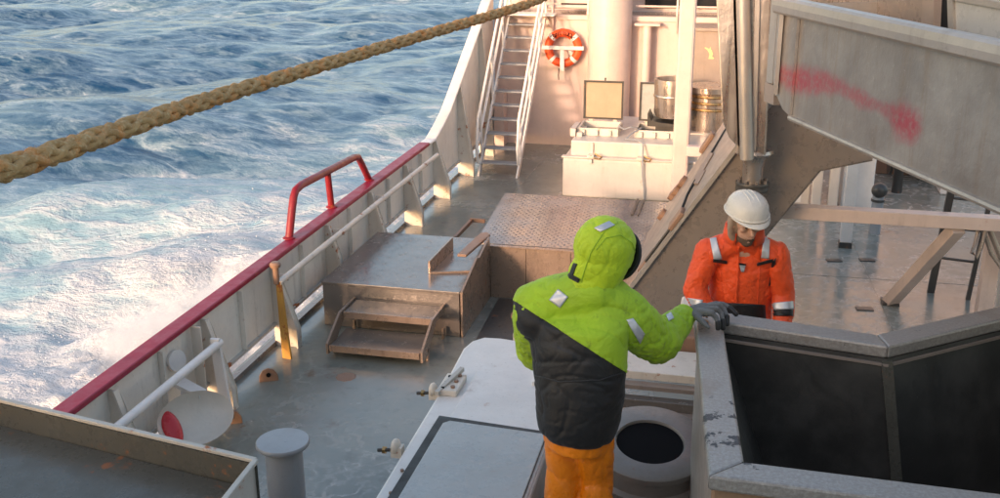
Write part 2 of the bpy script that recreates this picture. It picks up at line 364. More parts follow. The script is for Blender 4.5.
# ------------------------------------------------------------------ sea
SEA = -2.2
def sea():
    N, L = 512, 58.0
    k1 = 2*np.pi*np.fft.fftfreq(N, L/N); KX, KY = np.meshgrid(k1, k1); K = np.hypot(KX, KY); K[0, 0] = 1
    g, V = 9.81, 5.5; Lw = V*V/g; wd = np.array([.35, -.93]); wd /= np.hypot(*wd)
    ph = np.exp(-1/(K*Lw)**2)/K**4*(.03+np.abs((KX*wd[0]+KY*wd[1])/K)**4)*np.exp(-(K*.16)**2); ph[0, 0] = 0
    h = np.sqrt(ph)*(rng.normal(size=(N, N))+1j*rng.normal(size=(N, N)))
    H = np.real(np.fft.ifft2(h)); sc = .37/H.std(); hs = h*sc
    Z = np.real(np.fft.ifft2(hs)); DX = np.real(np.fft.ifft2(-1j*KX/K*hs)); DY = np.real(np.fft.ifft2(-1j*KY/K*hs))
    lam = 1.25
    jx = np.gradient(DX, L/N, axis=1)*lam; jy = np.gradient(DY, L/N, axis=0)*lam; jxy = np.gradient(DX, L/N, axis=0)*lam
    J = (1+jx)*(1+jy)-jxy**2
    def grow(s, e, d0, d1):
        out = [s]; 
        while abs(out[-1]-s) < abs(e-s):
            f = abs(out[-1]-s)/abs(e-s); out.append(out[-1]+math.copysign(d0+(d1-d0)*f, e-s))
        return out
    xs = grow(-4.9, -62, .075, .19)[::-1]
    far = [-66, -75, -95, -140, -260, -700, -2500, -8000]; xs = far[::-1]+xs+[-4.4, 0, 6, 12, 30, 90, 300, 1200, 8000]
    ys = grow(5., 84, .075, .19); ys = [-8000, -1500, -300, -60, -15, -3, 2]+ys+[88, 100, 130, 200, 400, 1200, 4000, 8000]
    X, Y = np.meshgrid(np.array(xs), np.array(ys))
    def samp(A):
        u = (X/L*N) % N; v = (Y/L*N) % N; i = np.floor(u).astype(int); j = np.floor(v).astype(int); fu, fv = u-i, v-j
        i1, j1 = (i+1) % N, (j+1) % N; i %= N; j %= N
        return A[j, i]*(1-fu)*(1-fv)+A[j, i1]*fu*(1-fv)+A[j1, i]*(1-fu)*fv+A[j1, i1]*fu*fv
    core = (X > -63) & (X < -4.3) & (Y > 3) & (Y < 86)
    z = np.where(core, samp(Z), 0); dx = np.where(core, samp(DX), 0); dy = np.where(core, samp(DY), 0); j = np.where(core, samp(J), 1)
    # turbulent wash along the hull: lumps and hollows that grow towards the side
    def fbm(x, y, s0, o=5, seed=0):
        r_ = np.random.default_rng(seed); out = np.zeros_like(x); amp = 1.
        T = r_.normal(size=(256, 256))
        for q in range(o):
            u = (x*s0*2**q+11.3*q) % 256; v = (y*s0*2**q+5.7*q) % 256; a0 = np.floor(u).astype(int); b0 = np.floor(v).astype(int)
            fu = u-a0; fv = v-b0; fu = fu*fu*(3-2*fu); fv = fv*fv*(3-2*fv); a0 %= 256; b0 %= 256; a1 = (a0+1) % 256; b1 = (b0+1) % 256
            out += amp*(T[b0, a0]*(1-fu)*(1-fv)+T[b0, a1]*fu*(1-fv)+T[b1, a0]*(1-fu)*fv+T[b1, a1]*fu*fv); amp *= .55
        return out
    dist = np.clip(-4.7-X, 0, 100)
    edge = 9.5+1.6*fbm(X, Y, .12, 3, 5)-np.clip(Y-13, 0, 60)*.42
    wash = 1/(1+np.exp(-(edge-dist)/2.2)); wash = np.where(core, wash, 0)
    lump = fbm(X*1.0, Y*.7, .55, 5, 9)
    z = z+wash*lump*.10
    burst = np.exp(-(((X+7.3)/1.5)**2+((Y-12.4)/2.6)**2)); z = z+burst*(.45+.35*fbm(X, Y, 1.3, 4, 3))
    foam = np.clip(.62-j, 0, 1)*1.3
    mid = fbm(X*.35+Y*.25, Y*.9-X*.35, .16, 5, 21)
    foam = foam+wash*.98+burst*.9+np.clip(mid-.35, 0, 2)*.16*np.clip(1.4-dist/38, 0.25, 1)*core
    aer = np.clip(wash*1.1+.55*np.exp(-dist/16)*np.exp(-np.clip(Y-16, 0, 99)/26)+.18*mid, 0, 1)
    P = np.stack([X+lam*dx*core, Y+lam*dy*core, SEA+z], -1).reshape(-1, 3)
    P[:, 0] = np.where((P[:, 0] > -4.75) & (X.reshape(-1) < -4.6), -4.75, P[:, 0])
    ny, nx = X.shape; idx = np.arange(nx*ny).reshape(ny, nx)
    F = np.stack([idx[:-1, :-1], idx[:-1, 1:], idx[1:, 1:], idx[1:, :-1]], -1).reshape(-1, 4)
    me = bpy.data.meshes.new('sea'); me.vertices.add(len(P)); me.vertices.foreach_set('co', P.ravel().astype('f'))
    me.loops.add(F.size); me.loops.foreach_set('vertex_index', F.ravel().astype('i')); me.polygons.add(len(F))
    me.polygons.foreach_set('loop_start', np.arange(0, F.size, 4, dtype='i')); me.update(calc_edges=True)
    for nm, A in (('foam', foam), ('aer', aer)):
        at = me.attributes.new(nm, 'FLOAT', 'POINT'); at.data.foreach_set('value', A.ravel().astype('f'))
    t = NT('sea_water'); at = t.n('ShaderNodeAttribute', attribute_name='foam').outputs['Fac']; ae = t.n('ShaderNodeAttribute', attribute_name='aer').outputs['Fac']
    vec = t.map((.42, 1., 1.), (0, 0, -.4))
    nn = t.n('ShaderNodeTexNoise'); t.link(vec, nn.inputs['Vector']); nn.inputs['Scale'].default_value = .9; nn.inputs['Detail'].default_value = 6; nn.inputs['Roughness'].default_value = .62
    sc_ = t.n('ShaderNodeVectorMath', operation='SCALE'); t.link(nn.outputs['Color'], sc_.inputs[0]); sc_.inputs['Scale'].default_value = 2.6
    ad = t.n('ShaderNodeVectorMath', operation='ADD'); t.link(vec, ad.inputs[0]); t.link(sc_.outputs[0], ad.inputs[1])
    lace = t.ramp(t.vor(1.15, vec=ad.outputs[0]), .0, .3, 1., 0.); lace2 = t.ramp(t.vor(2.6, vec=ad.outputs[0]), .0, .42, 1., 0.)
    n1 = t.noise(1.1, 7, .68, .6, vec=vec); n2 = t.noise(4.5, 5, .6, .4)
    tex = t.math('ADD', t.math('MULTIPLY', lace, .24), t.math('MULTIPLY', lace2, .13)); tex = t.math('ADD', tex, t.math('MULTIPLY', n1, .85)); tex = t.math('ADD', tex, t.math('MULTIPLY', n2, .13))
    v = t.math('ADD', t.math('MULTIPLY', at, .62), t.math('SUBTRACT', tex, .62))
    fm = t.ramp(v, .16, .80)
    deep = t.mix(ae, (.008, .058, .135), (.25, .41, .47))
    haze = t.ramp(v, -.15, .45, 0., .55)
    c = t.mix(haze, deep, (.34, .47, .53)); c = t.mix(fm, c, t.mix(t.ramp(n1, .3, .7), (.46, .49, .52), (.66, .66, .67)))
    hgt = t.math('ADD', t.noise(1.7, 6, .6, .5, vec=t.map((.6, 1.0, 1), (0, 0, -.3))), t.math('MULTIPLY', t.noise(11, 5, .65, .5), .10))
    hgt = t.math('ADD', hgt, t.math('MULTIPLY', fm, t.math('MULTIPLY', n2, .5)))
    t.fin(c, t.ramp(fm, 0, 1, .16, .85), 0, t.bump(hgt, .55, .26), **{'IOR': 1.33, 'Specular IOR Level': t.ramp(fm, 0, 1, .5, .15)})
    o = bpy.data.objects.new('sea', me); link(o); me.materials.append(t.m); me.polygons.foreach_set('use_smooth', [True]*len(F))
    tag(o, kind='structure')
sea()
def spray():
    # droplets thrown up beside the hull
    mb = MB()
    for i in range(4200):
        c0 = random.choice([(-7.2, 12.2, 1.1), (-7.8, 13.4, 1.3), (-6.6, 11.0, .8), (-6.4, 14.2, .8), (-8.4, 12., 1.2)])
        x = random.gauss(c0[0], .7); y = random.gauss(c0[1], 1.1); z = SEA+.1+abs(random.gauss(0, .55))*c0[2]
        if x > -4.85: continue
        r = random.choice((.004, .006, .008, .011)); 
        mb.add([(x+r, y, z), (x-r, y, z), (x, y+r, z), (x, y-r, z), (x, y, z+r), (x, y, z-r)], [(0, 2, 4), (2, 1, 4), (1, 3, 4), (3, 0, 4), (2, 0, 5), (1, 2, 5), (3, 1, 5), (0, 3, 5)])
    MT['drop'] = NT('spray_drop').fin((.85, .85, .86), .4)
    me = mb.mesh(False); o = fromdata('sea_spray', me, 'drop'); tag(o, 'fine white droplets of spray flung up beside the hull', 'spray', kind='stuff')
    mb = MB().ell((-7.3, 12.5, SEA+.35), (1.9, 3.0, 1.15), nu=32, nv=18)
    t = NT('mist'); t.t.nodes.remove(t.b)
    v = t.n('ShaderNodeVolumePrincipled'); v.inputs['Color'].default_value = (.90, .91, .93, 1); v.inputs['Anisotropy'].default_value = .1
    sb = t.n('ShaderNodeVectorMath', operation='SUBTRACT'); t.link(t.co, sb.inputs[0]); sb.inputs[1].default_value = (0, 0, 0)
    dv = t.n('ShaderNodeVectorMath', operation='DIVIDE'); t.link(sb.outputs[0], dv.inputs[0]); dv.inputs[1].default_value = (1.9, 3.0, 1.15)
    ln = t.n('ShaderNodeVectorMath', operation='LENGTH'); t.link(dv.outputs[0], ln.inputs[0])
    d = t.math('SUBTRACT', t.noise(1.9, 6, .7, .8), t.math('MULTIPLY', ln.outputs['Value'], .40))
    t.link(t.ramp(d, .2, .42, 0, 3.2), v.inputs['Density']); t.link(v.outputs[0], t.out.inputs['Volume'])
    o = mb.build('spray_mist', t.m, loc=(-7.3, 12.5, SEA+.35)); tag(o, 'soft cloud of spray mist hanging over the wash beside the hull', 'mist', kind='stuff')
spray()
# ------------------------------------------------------------------ ship: deck, hull, bulwark
BX = -4.47
tag(MB().box(-4.6, 6.5, -9, 24, -.5, 0).build('deck', 'deck'), kind='structure')
sm_ = thing('deck_welds', (0, 10, 0), 'thin raised weld seams crossing the wet deck plates', 'weld seam')
for a_, b_ in (((1.75, 9.0), (1.45, 14.5)), ((.4, 12.3), (5., 12.4)), ((-4.2, 14.2), (-2.7, 14.25)), ((-3.4, 13.1), (-3.3, 18.4)), ((.4, 9.2), (5, 9.2))):
    MB().bar((*a_, .001), (*b_, .001), .014, .004).build('weld_bead', 'deck', sm_)
h = thing('ship_hull', (0, 8, -3.5), 'white hull side dropping from the deck edge to the sea', 'hull')
MB().box(-4.66, 6.6, -9, 24, -3.5, -.502).build('hull_plating', 'white', h)
def bulwark():
    b = thing('port_bulwark', (BX, 9, 0), 'long cream bulwark with crimson rail and square drain gaps, sweeping up to the ladder', 'bulwark')
    z0 = .25
    # plating panels between stays
    stays = [13.2-1.4*k for k in range(-3, 9)]; stays = sorted(stays)
    prof = [(14.58, .88), (15.0, 1.0), (15.4, 1.14), (16.0, 1.46), (16.64, 1.81), (17.38, 2.21), (18.03, 2.55), (18.5, 2.72)]
    def top(y):
        if y <= 14.4: return .86
        pp = [(14.4, .86)]+prof
        for (a_, za), (b_, zb) in zip(pp, pp[1:]):
            if y <= b_: return za+(zb-za)*(y-a_)/(b_-a_)
        return 2.72
    edges = [-2]+[s for s in stays if s > -2 and s < 18.5]+[18.5]
    for y0, y1 in zip(edges, edges[1:]):
        n = 1 if y1 <= 14.4 else 8; pts = [(BX, y0, z0), (BX, y1, z0)]+[(BX, y1+(y0-y1)*i/n, top(y1+(y0-y1)*i/n)) for i in range(n+1)]
        MB().prism(pts, (-.02, 0, 0)).build('plating_panel', 'bulwark', b)
    MB().box(BX-.105, BX+.05, -2, 14.3, .872, .922).build('cap_rail', 'crimson', b, bev=.012)
    pth = [(14.3, .88)]+prof
    MB().loft([((BX-.02, y, z+.02), (.085, 0, 0), (0, -.012, .022), .5) for y, z in pth], 12).build('upper_rim', 'white_clean', b, smooth=False)
    MB().box(BX-.05, BX+.012, -2, 18.5, 0, .05).build('drain_sill', 'wet_steel', b)
    MB().box(BX-.022, BX+.035, -2, 18.5, z0-.03, z0).build('lower_flange', 'rim', b)
    for y in stays:
        if y > 18.3: continue
        zt = top(y)-.02
        MB().prism([(BX+.001, y, .0), (BX+.25, y, .0), (BX+.25, y, .2), (BX+.05, y, zt), (BX+.001, y, zt)], (0, .02, 0)).build('stay', 'white_chipped', b)
        MB().prism([(BX+.25, y-.04, .0), (BX+.25, y+.06, .0), (BX+.25, y+.06, .2), (BX+.055, y+.04, zt), (BX+.055, y-.02, zt), (BX+.25, y-.04, .2)], (.012, 0, 0)).build('stay_flange', 'white_chipped', b)
    # thin stiffeners between the stays
    for y in [s+.7 for s in stays if s+.7 < 14.3 and s > 2]:
        MB().box(BX+.001, BX+.05, y, y+.012, z0+.01, .84).build('stiffener', 'bulwark', b)
    # inner grab rail pipes with their ends
    z = .79
    MB().tube([(-4.25, 8.72, z), (-4.25, 14.1, z)], .032, 12).build('grab_rail', 'white_chipped', b, smooth=True)
    MB().tube([(-4.22, 1.5, .71), (-4.22, 7.46, .71)], .036, 12).build('grab_rail', 'white_clean', b, smooth=True)
    for y0 in (8.9, 10.4, 11.8, 13.2): MB().box(BX+.1, -4.24, y0+.02, y0+.035, .74, .8).build('rail_bracket', 'white', b)
    MB().prism([(-4.24, 7.40, 0), (-4.14, 7.40, 0), (-4.2, 7.40, .76), (-4.28, 7.40, .76)], (0, .035, 0)).build('rail_post', 'white_clean', b)
    MB().box(-4.45, -4.36, 7.40, 7.42, .05, .86).build('rail_post', 'white_chipped', b)
    # tap on the post top
    MB().tube([(-4.27, 8.72, .78), (-4.27, 8.72, .95)], .03).lathe((-4.27, 8.72, .95), [(.0, 0), (.05, 0), (.055, .03), (.04, .05), (0, .055)], 12).build('valve', 'lug', b, smooth=True)
    MB().prism([(-4.27, 8.72, .0), (-4.17, 8.70, .0), (-4.23, 8.72, .8), (-4.28, 8.72, .8)], (0, .03, 0)).build('rail_post', 'yellow_rust', b)
bulwark()
g = thing('guard_rail', (-4.55, 10.9, .92), 'red tubular guard hoop worn dark at its corner, standing on the crimson rail', 'guard rail')
MB().tube([(-4.55, 9.66, .92), (-4.55, 9.78, 1.2), (-4.55, 9.84, 1.32), (-4.55, 9.9, 1.375), (-4.55, 10.05, 1.395), (-4.55, 11.6, 1.325), (-4.55, 11.75, 1.30), (-4.55, 11.84, 1.21), (-4.55, 12.1, .92)], .042, 14).build('hoop', 'hoop', g, smooth=True)
MB().tube([(-4.55, 10.84, .92), (-4.55, 10.78, 1.36)], .038, 14).build('middle_post', 'hoop', g, smooth=True)
for y in (9.66, 10.84, 12.1): MB().lathe((-4.55, y, .925), [(.065, 0), (.065, .008), (.045, .02)], 16).build('foot_ring', 'hoop', g, smooth=True)
# pad eyes
def padeye(x, y, z, rz, label, s=1., group='small rusty pad eyes welded round the deck'):
    t_ = thing('pad_eye', (x, y, z), label, 'pad eye', group)
    c, q = math.cos(rz), math.sin(rz); pts = []
    for u, w in [(-.09, 0), (.09, 0), (.085, .06), (.05, .115), (0, .13), (-.05, .115), (-.085, .06)]: pts.append((x+u*s*c, y+u*s*q, z+w*s))
    MB().prism(pts, (-q*.025, c*.025, 0)).build('eye_plate', 'lug', t_, bev=.004)
    MB().lathe((x-q*-.002, y+c*-.004, z+.068*s), [(.0, 0), (.022*s, 0), (.022*s, .004), (0, .004)], 14, axis=(q, -c, 0)).build('eye_hole', 'ink', t_)
padeye(-4.17, 8.2, 0, .5, 'cream rust-edged pad eye on the deck below the yellow rusty post')
padeye(-4.12, 7.35, 0, .4, 'rusty pad eye on the deck next to the white dish and rail foot')
padeye(-2.88, 13.3, 0, .2, 'round brown pad eye standing alone beyond the checker plate, left side', 1.1)
padeye(-1.02, 13.1, 0.0, .2, 'brown pad eye at the far right corner of the checker plate beside the sloping trough', 1.2)
# scale mark lying on deck
tag(MB().lathe((-3.5, 8.45, .0), [(0, .004), (.09, .004), (.1, .0)], 9).build('drain_cover', 'lug', smooth=False), 'small dark rusty drain cover on the wet foreground deck', 'drain cover')
# white dish by the bulwark
t_ = thing('fender_dish', (-4.2, 6.8, 0), 'white oval dish with red patch leaning against the bulwark under the grab rail', 'dish')
ax = Vector((.62, -.42, .66)).normalized(); c0 = Vector((-4.13, 6.78, .33))
u = ax.cross(Vector((0, 0, 1))).normalized(); w = ax.cross(u).normalized(); mb = MB(); n = 40; rings = []
for r, hh in [(.02, .0), (.55, .015), (.8, .05), (.97, .10), (1., .115), (1.0, .10), (.8, .03), (.5, -.01), (.02, -.02)]:
    rings.append((c0+ax*(hh-.06), (u*.32+w*.0)*r, w*.22*r))
mb.loft(rings, n); mb.build('dish', 'orange_float', t_, smooth=True)
MB().ell(c0+u*1*.19+ax*.0, (.075, .15, .035), (Matrix((u, w, ax)).transposed()), 20, 8).build('red_lens', 'red_gloss', t_, smooth=True)
MB().prism([(-4.44, 7.0, .5), (-4.44, 7.14, .5), (-4.15, 7.05, .44), (-4.15, 6.93, .44)], (0, 0, .03)).bar((-4.30, 7.02, .46), (-4.27, 6.95, .30), .12, .02).build('bracket', 'white_clean', t_)
MB().lathe((-4.44, 7.1, .68), [(0, 0), (.09, 0), (.09, .03), (0, .03)], 18, axis=(1, -.3, .2)).build('mount_disc', 'white_clean', t_, smooth=True)
# bollard
b = thing('bollard', (-2.95, 5.93, 0), 'round grey painted vent post with flat wide cap on the near deck', 'bollard')
MB().lathe((-2.95, 5.93, 0), [(.13, 0), (.13, .72)], 36).build('post', 'grey', b, smooth=True)
MB().lathe((-2.95, 5.93, .715), [(.0, 0), (.178, 0), (.184, .008), (.184, .028), (.178, .035), (0, .037)], 48).build('cap', 'grey', b, smooth=True)
# near left steel bin (open tray)
def bin_():
    t_ = thing('steel_bin', (-3.4, 3.2, .6), 'open dark steel bin with worn pale rim at the lower left corner', 'bin')
    A, B, C2, D2 = Vector((-4.25, 4.33, 1.8)), Vector((-2.11, 3.95, 1.8)), Vector((-2.0, 1.7, 1.8)), Vector((-4.2, 1.9, 1.8))
    cs = [A, B, C2, D2]; dn = Vector((0, 0, -.85)); cen = sum(cs, Vector())/4
    for i in range(4):
        p, q = cs[i], cs[(i+1) % 4]; pi, qi = p+(cen-p).normalized()*.03, q+(cen-q).normalized()*.03
        MB().prism([p, q, q+dn, p+dn], (pi-p)*.9).build('side_wall', ['bin', 'rim', 'bin', 'bin'][i], t_)
        MB().bar(p+Vector((0, 0, .012)), q+Vector((0, 0, .012)), .028, .02).build('rim_bar', 'rim', t_, bev=.004)
    MB().prism([p+Vector((0, 0, -.13)) for p in [A+(cen-A).normalized()*.03, B+(cen-B).normalized()*.03, C2, D2]], (0, 0, -.02)).build('tray_floor', 'bin', t_)
bin_()
# raised platform with steps
def platform():
    t_ = thing('raised_platform', (-3.4, 10.4, 0), 'low grey-brown steel platform against the bulwark above the two-tread step', 'platform')
    MB().box(-4.18, -2.70, 9.6, 11.33, .005, .47).build('box_body', 'wet_steel', t_)
    MB().box(-4.19, -2.69, 9.585, 11.34, .471, .497).build('top_plate', 'wet_steel', t_, bev=.005)
    MB().prism([(-2.682, 9.585, .003), (-2.682, 9.585, .50), (-2.682, 10.2, .66), (-2.682, 10.3, .63), (-2.682, 10.76, .72), (-2.682, 10.76, .003)], (.022, 0, 0)).build('side_wall', 'brown_steel', t_)
    s = thing('step_unit', (-3.3, 9.2, 0), 'two-tread steel boarding step in front of the raised platform', 'step')
    for z, y0, y1 in ((.335, 9.2, 9.56), (.14, 8.80, 9.26)):
        MB().box(-3.80, -2.88, y0, y1, z-.012, z).build('tread', 'wet_steel', s)
        MB().box(-3.80, -2.88, y0-.012, y0-.001, z-.055, z+.012).build('tread_lip', 'brown_steel', s)
    for x in (-3.83, -2.865):
        MB().prism([(x, 8.78, .06), (x, 8.78, .17), (x, 9.14, .36), (x, 9.58, .36), (x, 9.58, .30), (x, 9.25, .29), (x, 8.92, .06)], (.022, 0, 0)).build('side_rail', 'brown_steel', s)
        for y in (8.95, 9.5): MB().box(x, x+.022, y, y+.05, 0, .12).build('leg', 'brown_steel', s)
    # coaming and second level with checker plate
    p = thing('checker_hatch', (-2, 11.9, 0), 'square steel hatch platform with wet checker plate top and brown front wall', 'hatch')
    xs = [-2.66, -2.25, -1.75, -1.2, -.7]
    for x0, x1 in zip(xs, xs[1:]): MB().box(x0, x1-.006, 10.78, 10.80, .003, .60).build('wall_panel', 'brown_steel', p)
    MB().box(-2.66, -.7, 10.81, 13.0, .003, .575).build('hatch_body', 'wet_steel', p)
    MB().prism([(-2.86, 10.9, .577), (-.72, 10.9, .577), (-.85, 13.0, .577), (-3.0, 13.0, .577)], (0, 0, .022)).build('top_plate', 'plate', p)
    MB().box(-2.68, -.7, 10.765, 10.83, .601, .614).build('front_lip', 'brown_steel', p)
    mb = MB()
    for j in range(33):
        for i in range(28):
            x = -2.78+i*.074+(j % 2)*.037; y = 10.95+j*.062; x -= (y-10.9)*.066
            if x > -.86: continue
            ang = .78 if (i+j) % 2 else -.78; dx, dy = math.cos(ang)*.019, math.sin(ang)*.019; nx, ny = -dy*.35, dx*.35
            mb.add([(x-dx, y-dy, .6), (x+nx, y+ny, .6), (x+dx, y+dy, .6), (x-nx, y-ny, .6), (x, y, .6065)], [(0, 4, 1), (1, 4, 2), (2, 4, 3), (3, 4, 0)])
    o = mb.build('raised_studs', 'plate', p); o['kind'] = 'stuff'
    MB().box(-1.27, -1.24, 12.3, 13.0, .60, .625).build('seam_bar', 'dark', p)
    MB().box(-1.19, -1.17, 12.3, 13.0, .60, .62).build('seam_bar', 'dark', p)
    # angled guard corner and bar
    c = thing('hatch_guard', (-3.1, 10.3, .5), 'rust-brown angled guard plate and rounded locking bar at the hatch corner', 'guard plate')
    MB().prism([(-3.16, 10.05, .499), (-3.16, 10.05, .64), (-3.14, 10.9, .64), (-3.14, 10.9, .499)], (.018, 0, 0)).build('upright_plate', 'brown_steel', c)
    MB().prism([(-3.14, 10.04, .499), (-2.72, 10.18, .499), (-2.72, 10.18, .52), (-3.14, 10.04, .52)], (0, .02, 0)).build('foot_flange', 'brown_steel', c)
    MB().prism([(-2.88, 10.2, .66), (-2.78, 10.2, .66), (-2.70, 10.95, .66), (-2.76, 11.02, .66), (-2.82, 10.98, .66)], (0, 0, .03)).build('locking_bar', 'lug', c, bev=.006)
    a_ = thing('angle_stop', (-3.3, 12.1, 0), 'rust-edged L-shaped steel stop beside the left edge of the checker plate', 'stop bar')
    MB().bar(sz(455, 238, .3), sz(471, 221, .3), .035, .05).build('long_leg', 'lug', a_)
    MB().bar(sz(470, 220, .3), sz(485, 221, .3), .035, .05).build('short_leg', 'lug', a_)
platform()
# ------------------------------------------------------------------ aft bulkhead
YB = 18.5
def bulk():
    t_ = thing('superstructure', (0, YB, 0), 'peach painted superstructure front rising across the far end of the deck', 'superstructure')
    # lower wall in welded panels
    xs = [-4.46, -2.2, -.2, 1.8, 3.8, 6.5]
    for x0, x1 in zip(xs, xs[1:]): MB().box(x0, x1-.004, YB, YB+.12, 0, 2.24).build('wall_panel', 'bulkhead', t_)
    MB().box(-4.46, 6.5, YB-.03, YB+.14, 2.242, 2.33).build('ledge', 'bulkhead', t_, bev=.01)
    # upper wall with dark recesses behind a rail
    MB().box(-4.46, 6.5, YB+.8, YB+.95, 2.331, 5.2).build('upper_wall', 'bulkhead', t_)
    MB().box(-4.46, 6.5, YB+.14, YB+.79, 2.25, 2.33).build('walkway', 'wet_steel', t_)
    for x0, x1 in ((-3.42, -2.78), (-1.9, -1.1), (-1.0, -.2)):
        MB().box(x0+.03, x1-.03, YB+.76, YB+.795, 2.4, 2.95).build('window', 'glass', t_)
    MB().box(-3.5, -1.0, YB-.02, YB+.05, 2.47, 2.9).build('parapet', 'bulkhead', t_) if False else None
    for x in (-3.40, -2.78, -1.25):
        MB().prism([(x, YB-.03, 2.33), (x, YB-.03, 3.0), (x, YB-.12, 2.36), (x, YB-.03, 2.05)], (.03, 0, 0)).build('gusset', 'bulkhead', t_)
    MB().tube([(-3.8, YB-.02, 2.47), (-2.75, YB-.02, 2.47)], .035, 8).build('rail', 'bulkhead', t_)
    MB().tube([(-1.95, YB-.02, 2.5), (.5, YB-.02, 2.5)], .018, 8).build('rail', 'bulkhead', t_)
    MB().box(-3.46, -2.76, YB+.0, YB+.06, 2.53, 3.1).build('parapet', 'bulkhead', t_)
    MB().box(-4.44, -3.5, YB+.0, YB+.06, 2.5, 3.1).build('parapet', 'bulkhead', t_) if False else None
    MB().box(-4.40, -4.22, YB-.3, YB-.001, .0, 1.0).build('corner_casing', 'bulkhead', t_)
    k = thing('kingpost', (-2.36, 18.3, 0), 'thick round peach kingpost rising up the superstructure front', 'kingpost')
    MB().lathe((-2.36, 18.32, 0), [(.372, 0), (.372, 7.5)], 48).build('column', 'bulkhead', k, smooth=True)
    MB().lathe((-2.36, 18.32, 0), [(.42, 0), (.42, .05), (.374, .06)], 48).build('base_ring', 'bulkhead', k, smooth=True)
    p = thing('support_pipe', (-1.72, 18.3, 0), 'thin white pipe support with T-shaped head right of the kingpost', 'pipe')
    MB().tube([(-1.72, 18.3, 0), (-1.72, 18.3, 2.2)], .075, 16).build('pipe', 'bulkhead', p, smooth=True)
    MB().box(-1.93, -1.5, 18.2, 18.46, 2.2, 2.235).build('head_plate', 'bulkhead', p)
    # lifebuoy on its bracket
    l = thing('lifebuoy', (-3.18, 18.4, 1.42), 'orange ring lifebuoy with black lettering and pale bands on the far wall', 'lifebuoy')
    cx, cy, cz, R, r = -3.18, 18.36, 1.77, .265, .072
    mb = MB(); P = [(cx+R*math.cos(q), cy, cz+R*math.sin(q)) for q in np.linspace(0, 2*np.pi, 48, endpoint=False)]
    mb.tube(P, r, 14, True).build('ring', 'buoy', l, smooth=True)
    for q0 in (.75, 2.36, 3.95, 5.5):
        P = [(cx+R*math.cos(q), cy, cz+R*math.sin(q)) for q in np.linspace(q0-.11, q0+.11, 5)]
        MB().tube(P, r+.006, 14).build('band', 'white_clean', l, smooth=True)
    for i, ch in enumerate('MAILLUOK'):
        q = math.pi/2+(3.5-i)*.205
        cu = bpy.data.curves.new('letter', 'FONT'); cu.body = ch; cu.size = .11; cu.extrude = .002; cu.align_x = 'CENTER'; cu.align_y = 'CENTER'
        o = bpy.data.objects.new('tmp', cu); link(o); dg = bpy.context.evaluated_depsgraph_get(); me = bpy.data.meshes.new_from_object(o.evaluated_get(dg)); bpy.data.objects.remove(o)
        me.transform(Matrix.Translation((cx+R*math.cos(q), cy-r-.004, cz+R*math.sin(q)))@Matrix.Rotation(-(math.pi/2-q), 4, 'Y')@Matrix.Rotation(math.pi/2, 4, 'X'))
        fromdata('letter', me, 'ink', l)
    k = thing('buoy_bracket', (-3.18, 18.45, 1.4), 'white T-shaped bracket holding the orange lifebuoy on the far wall', 'bracket')
    MB().box(-3.54, -2.80, 18.235, 18.27, 1.755, 1.82).build('cross_bar', 'white_clean', k, bev=.005)
    MB().box(-3.215, -3.14, 18.24, 18.27, 1.40, 1.754).build('stem', 'white_clean', k, bev=.005)
    MB().box(-3.215, -3.14, 18.271, 18.5, 1.38, 1.40).build('foot', 'white_clean', k)
    MB().ell((-3.05, 18.42, 1.68), (.05, .04, .1), Matrix.Rotation(-.7, 3, 'Y')).build('line_float', 'white_clean', k, smooth=True)
    MB().tube([(-3.24, 18.3, 1.42), (-3.25, 18.3, 1.3), (-3.245, 18.31, 1.22)], .01, 6).build('cord', 'dark', k)
bulk()
def ladder():
    t_ = thing('ladder_stair', (-3.85, 17.2, 0), 'steep white ladder stair with eleven grey treads against the far bulwark', 'ladder')
    y0, y1, z1 = 16.05, 18.35, 2.3
    for x in (-4.16, -3.52):
        MB().prism([(x, y0-.05, 0), (x, y0+.10, 0), (x, y1+.08, z1), (x, y1-.06, z1)], (.03, 0, 0)).build('stringer', 'white_clean', t_)
        for s_, h_ in ((1, .85), (2, .45)):
            xo = x+(.03 if x > -4 else .0)
            pth = [(xo, y0+.02, .2), (xo, y0-.05, .45)]+[(xo, y0-.02+(y1-y0)*f, h_+z1*f) for f in (.03, .5, 1.)]+([(xo, y1+.25, z1+h_+.1)] if s_ == 1 else [])
            if s_ == 2: pth = pth[2:]
            MB().tube(pth, .024, 10).build('handrail', 'white_clean', t_, smooth=True)
        for f in (.08, .42, .76, 1.):
            MB().tube([(x+.015, y0+.06+(y1-y0)*f, z1*f), (x+.015, y0-.02+(y1-y0)*f, z1*f+.85)], .02, 8).build('rail_post', 'white_clean', t_, smooth=True)
    for k in range(11):
        z = .2*(k+.95); y = y0+(y1-y0)*z/z1
        MB().box(-4.128, -3.522, y-.09, y+.11, z-.022, z).build('tread', 'grey', t_, bev=.004)
    MB().box(-4.3, -3.3, 18.1, 18.47, 2.34, 2.37).build('landing', 'white_clean', t_)
ladder()
